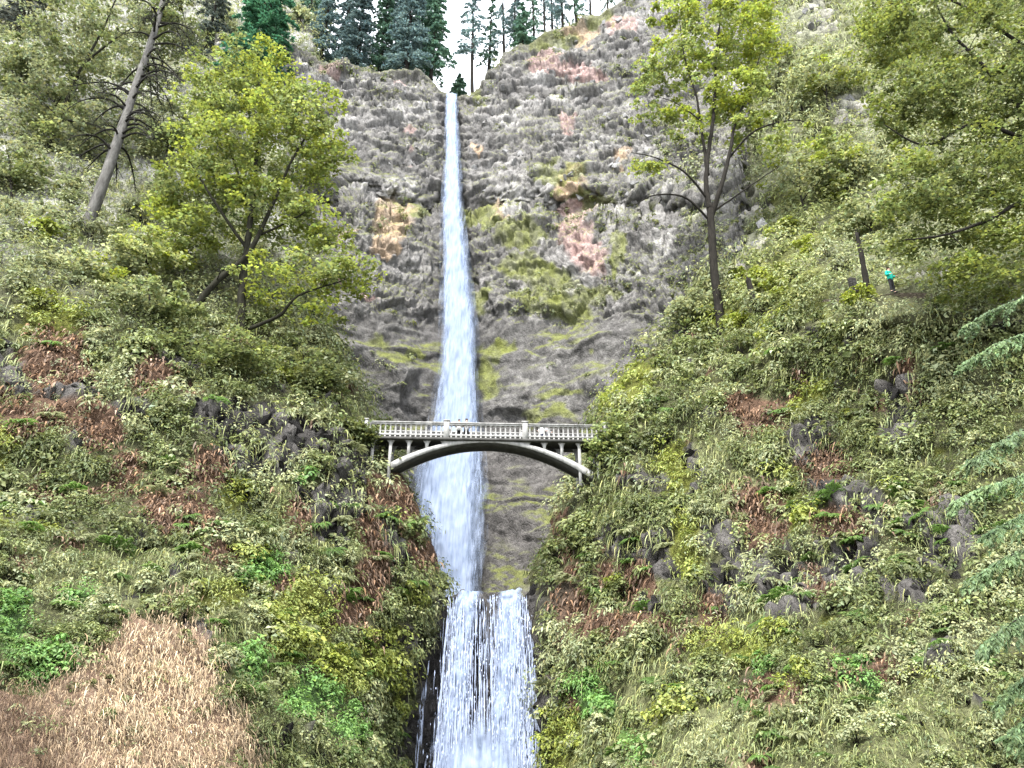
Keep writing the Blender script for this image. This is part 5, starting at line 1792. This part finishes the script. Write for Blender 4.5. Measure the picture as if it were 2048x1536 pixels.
def person(loc, rz, label, top, legs, h=1.72, hair=HAIR, arm=(0.16, -0.25), stance=0.10, pack=None):
    e = empty("person", loc, rz)
    k = h / 1.75
    e.scale = (k, k, k)
    tag(e, label, "person")
    lx, ly = arm
    hands = [(-0.26, ly, 1.0 + 0.10), (0.26, ly, 1.0 + 0.10)]
    # one continuous body
    V = [(0, 0, .95), (0, 0, 1.15), (0, .01, 1.38), (0, 0, 1.50), (0, -.01, 1.60), (0, -.02, 1.70)]
    R = [(.13, .09), (.12, .085), (.14, .09), .055, (.075, .09), (.055, .07)]
    E = [(0, 1), (1, 2), (2, 3), (3, 4), (4, 5)]
    for sg, hd in zip((-1, 1), hands):
        b = len(V)
        V += [(sg * .19, .01, 1.42), (sg * .25, .03, 1.20), hd, (hd[0], hd[1] - .09, hd[2] + .0)]
        R += [.06, .045, .032, (.035, .018)]
        E += [(2, b), (b, b + 1), (b + 1, b + 2), (b + 2, b + 3)]
        b = len(V)
        V += [(sg * .09, 0, .88), (sg * (.09 + stance * .3), -.02, .50), (sg * (.09 + stance * .5), .01, .09), (sg * (.09 + stance * .5), -.15, .035)]
        R += [.085, .06, .04, (.04, .03)]
        E += [(0, b), (b, b + 1), (b + 1, b + 2), (b + 2, b + 3)]
    body = skin_obj("body", V, E, R, SKIN, e)
    fm = MB()
    for sg, hd in zip((-1, 1), hands):
        for j in range(4):
            x = hd[0] + (j - 1.5) * 0.018
            y0 = hd[1] - .12
            ln = (0.06, 0.075, 0.07, 0.055)[j]
            fm.tube([(x, y0, hd[2]), (x, y0 - ln * .6, hd[2] - .005), (x, y0 - ln, hd[2] - .03)], [.009, .008, .006], 5)
        fm.tube([(hd[0] - sg * .03, hd[1] - .06, hd[2]), (hd[0] - sg * .05, hd[1] - .09, hd[2] - .01), (hd[0] - sg * .055, hd[1] - .12, hd[2] - .025)], [.011, .01, .007], 5)
    # face
    fm.tube([(0, -.10, 1.63), (0, -.125, 1.60), (0, -.10, 1.59)], [.008, .013, .012], 5)
    fm.build("fingers_and_nose", SKIN, body)
    # jacket
    V = [(0, 0, .80), (0, 0, 1.10), (0, .01, 1.38), (0, 0, 1.48)]
    R = [(.20, .16), (.19, .15), (.20, .14), (.09, .09)]
    E = [(0, 1), (1, 2), (2, 3)]
    for sg, hd in zip((-1, 1), hands):
        b = len(V)
        V += [(sg * .19, .01, 1.41), (sg * .255, .03, 1.20), (hd[0], hd[1] + .03, hd[2] + .005)]
        R += [.095, .08, .066]
        E += [(2, b), (b, b + 1), (b + 1, b + 2)]
    skin_obj("jacket", V, E, R, top, e)
    V = [(0, 0, 1.02), (0, 0, .90)]
    R = [(.16, .12), (.165, .13)]
    E = [(0, 1)]
    for sg in (-1, 1):
        b = len(V)
        V += [(sg * .095, 0, .80), (sg * (.09 + stance * .3), -.015, .50), (sg * (.09 + stance * .5), .01, .10)]
        R += [.10, .078, .065]
        E += [(1, b), (b, b + 1), (b + 1, b + 2)]
    skin_obj("trousers", V, E, R, legs, e)
    skin_obj("hair", [(0, .03, 1.60), (0, .02, 1.70), (0, -.02, 1.765)], [(0, 1), (1, 2)], [(.075, .07), (.088, .09), (.05, .06)], hair, e, 1)
    sh = MB()
    for sg in (-1, 1):
        x = sg * (.09 + stance * .5)
        sh.box(x - .045, x + .045, -.20, .06, -0.004, .08, .02)
    sh.build("shoes", cloth("shoe", (0.05, 0.05, 0.05)), e)
    if pack is not None:
        pm = MB(); pm.box(-.15, .15, .12, .30, 1.0, 1.45, .05); pm.build("backpack", pack, e)
    return e


white = cloth("white_cloth", (0.62, 0.62, 0.62))
black = cloth("black_cloth", (0.02, 0.02, 0.022))
greyc = cloth("grey_cloth", (0.30, 0.30, 0.31))
teal = cloth("teal_cloth", (0.02, 0.36, 0.27))
navy = cloth("navy_cloth", (0.03, 0.035, 0.06))
yawB = BR_YAW
person(Bw(onB(916, 860)[0] + 0.05, 0.42, 0), yawB, "person in white top and black trousers at the bridge rail beside the pedestal", white, black, 1.66)
person(Bw(onB(931, 860)[0] + 0.05, 0.62, 0), yawB + 0.25, "person in pale top and dark trousers standing taller at the bridge rail", greyc, black, 1.80, stance=0.3)
person(Bw(onB(1086, 860)[0], 0.85, 0), yawB - 0.4, "person in white jacket on the bridge walkway past the second pedestal", white, navy, 1.62)
person(Bw(onB(1097, 860)[0], 0.95, 0), yawB + 0.5, "person in grey jacket with dark backpack on the bridge walkway", greyc, greyc, 1.60, pack=black)
tpos = HIKER
person(tpos, 0.5, "hiker in a bright teal jacket and dark trousers on the trail", teal, black, 1.70)
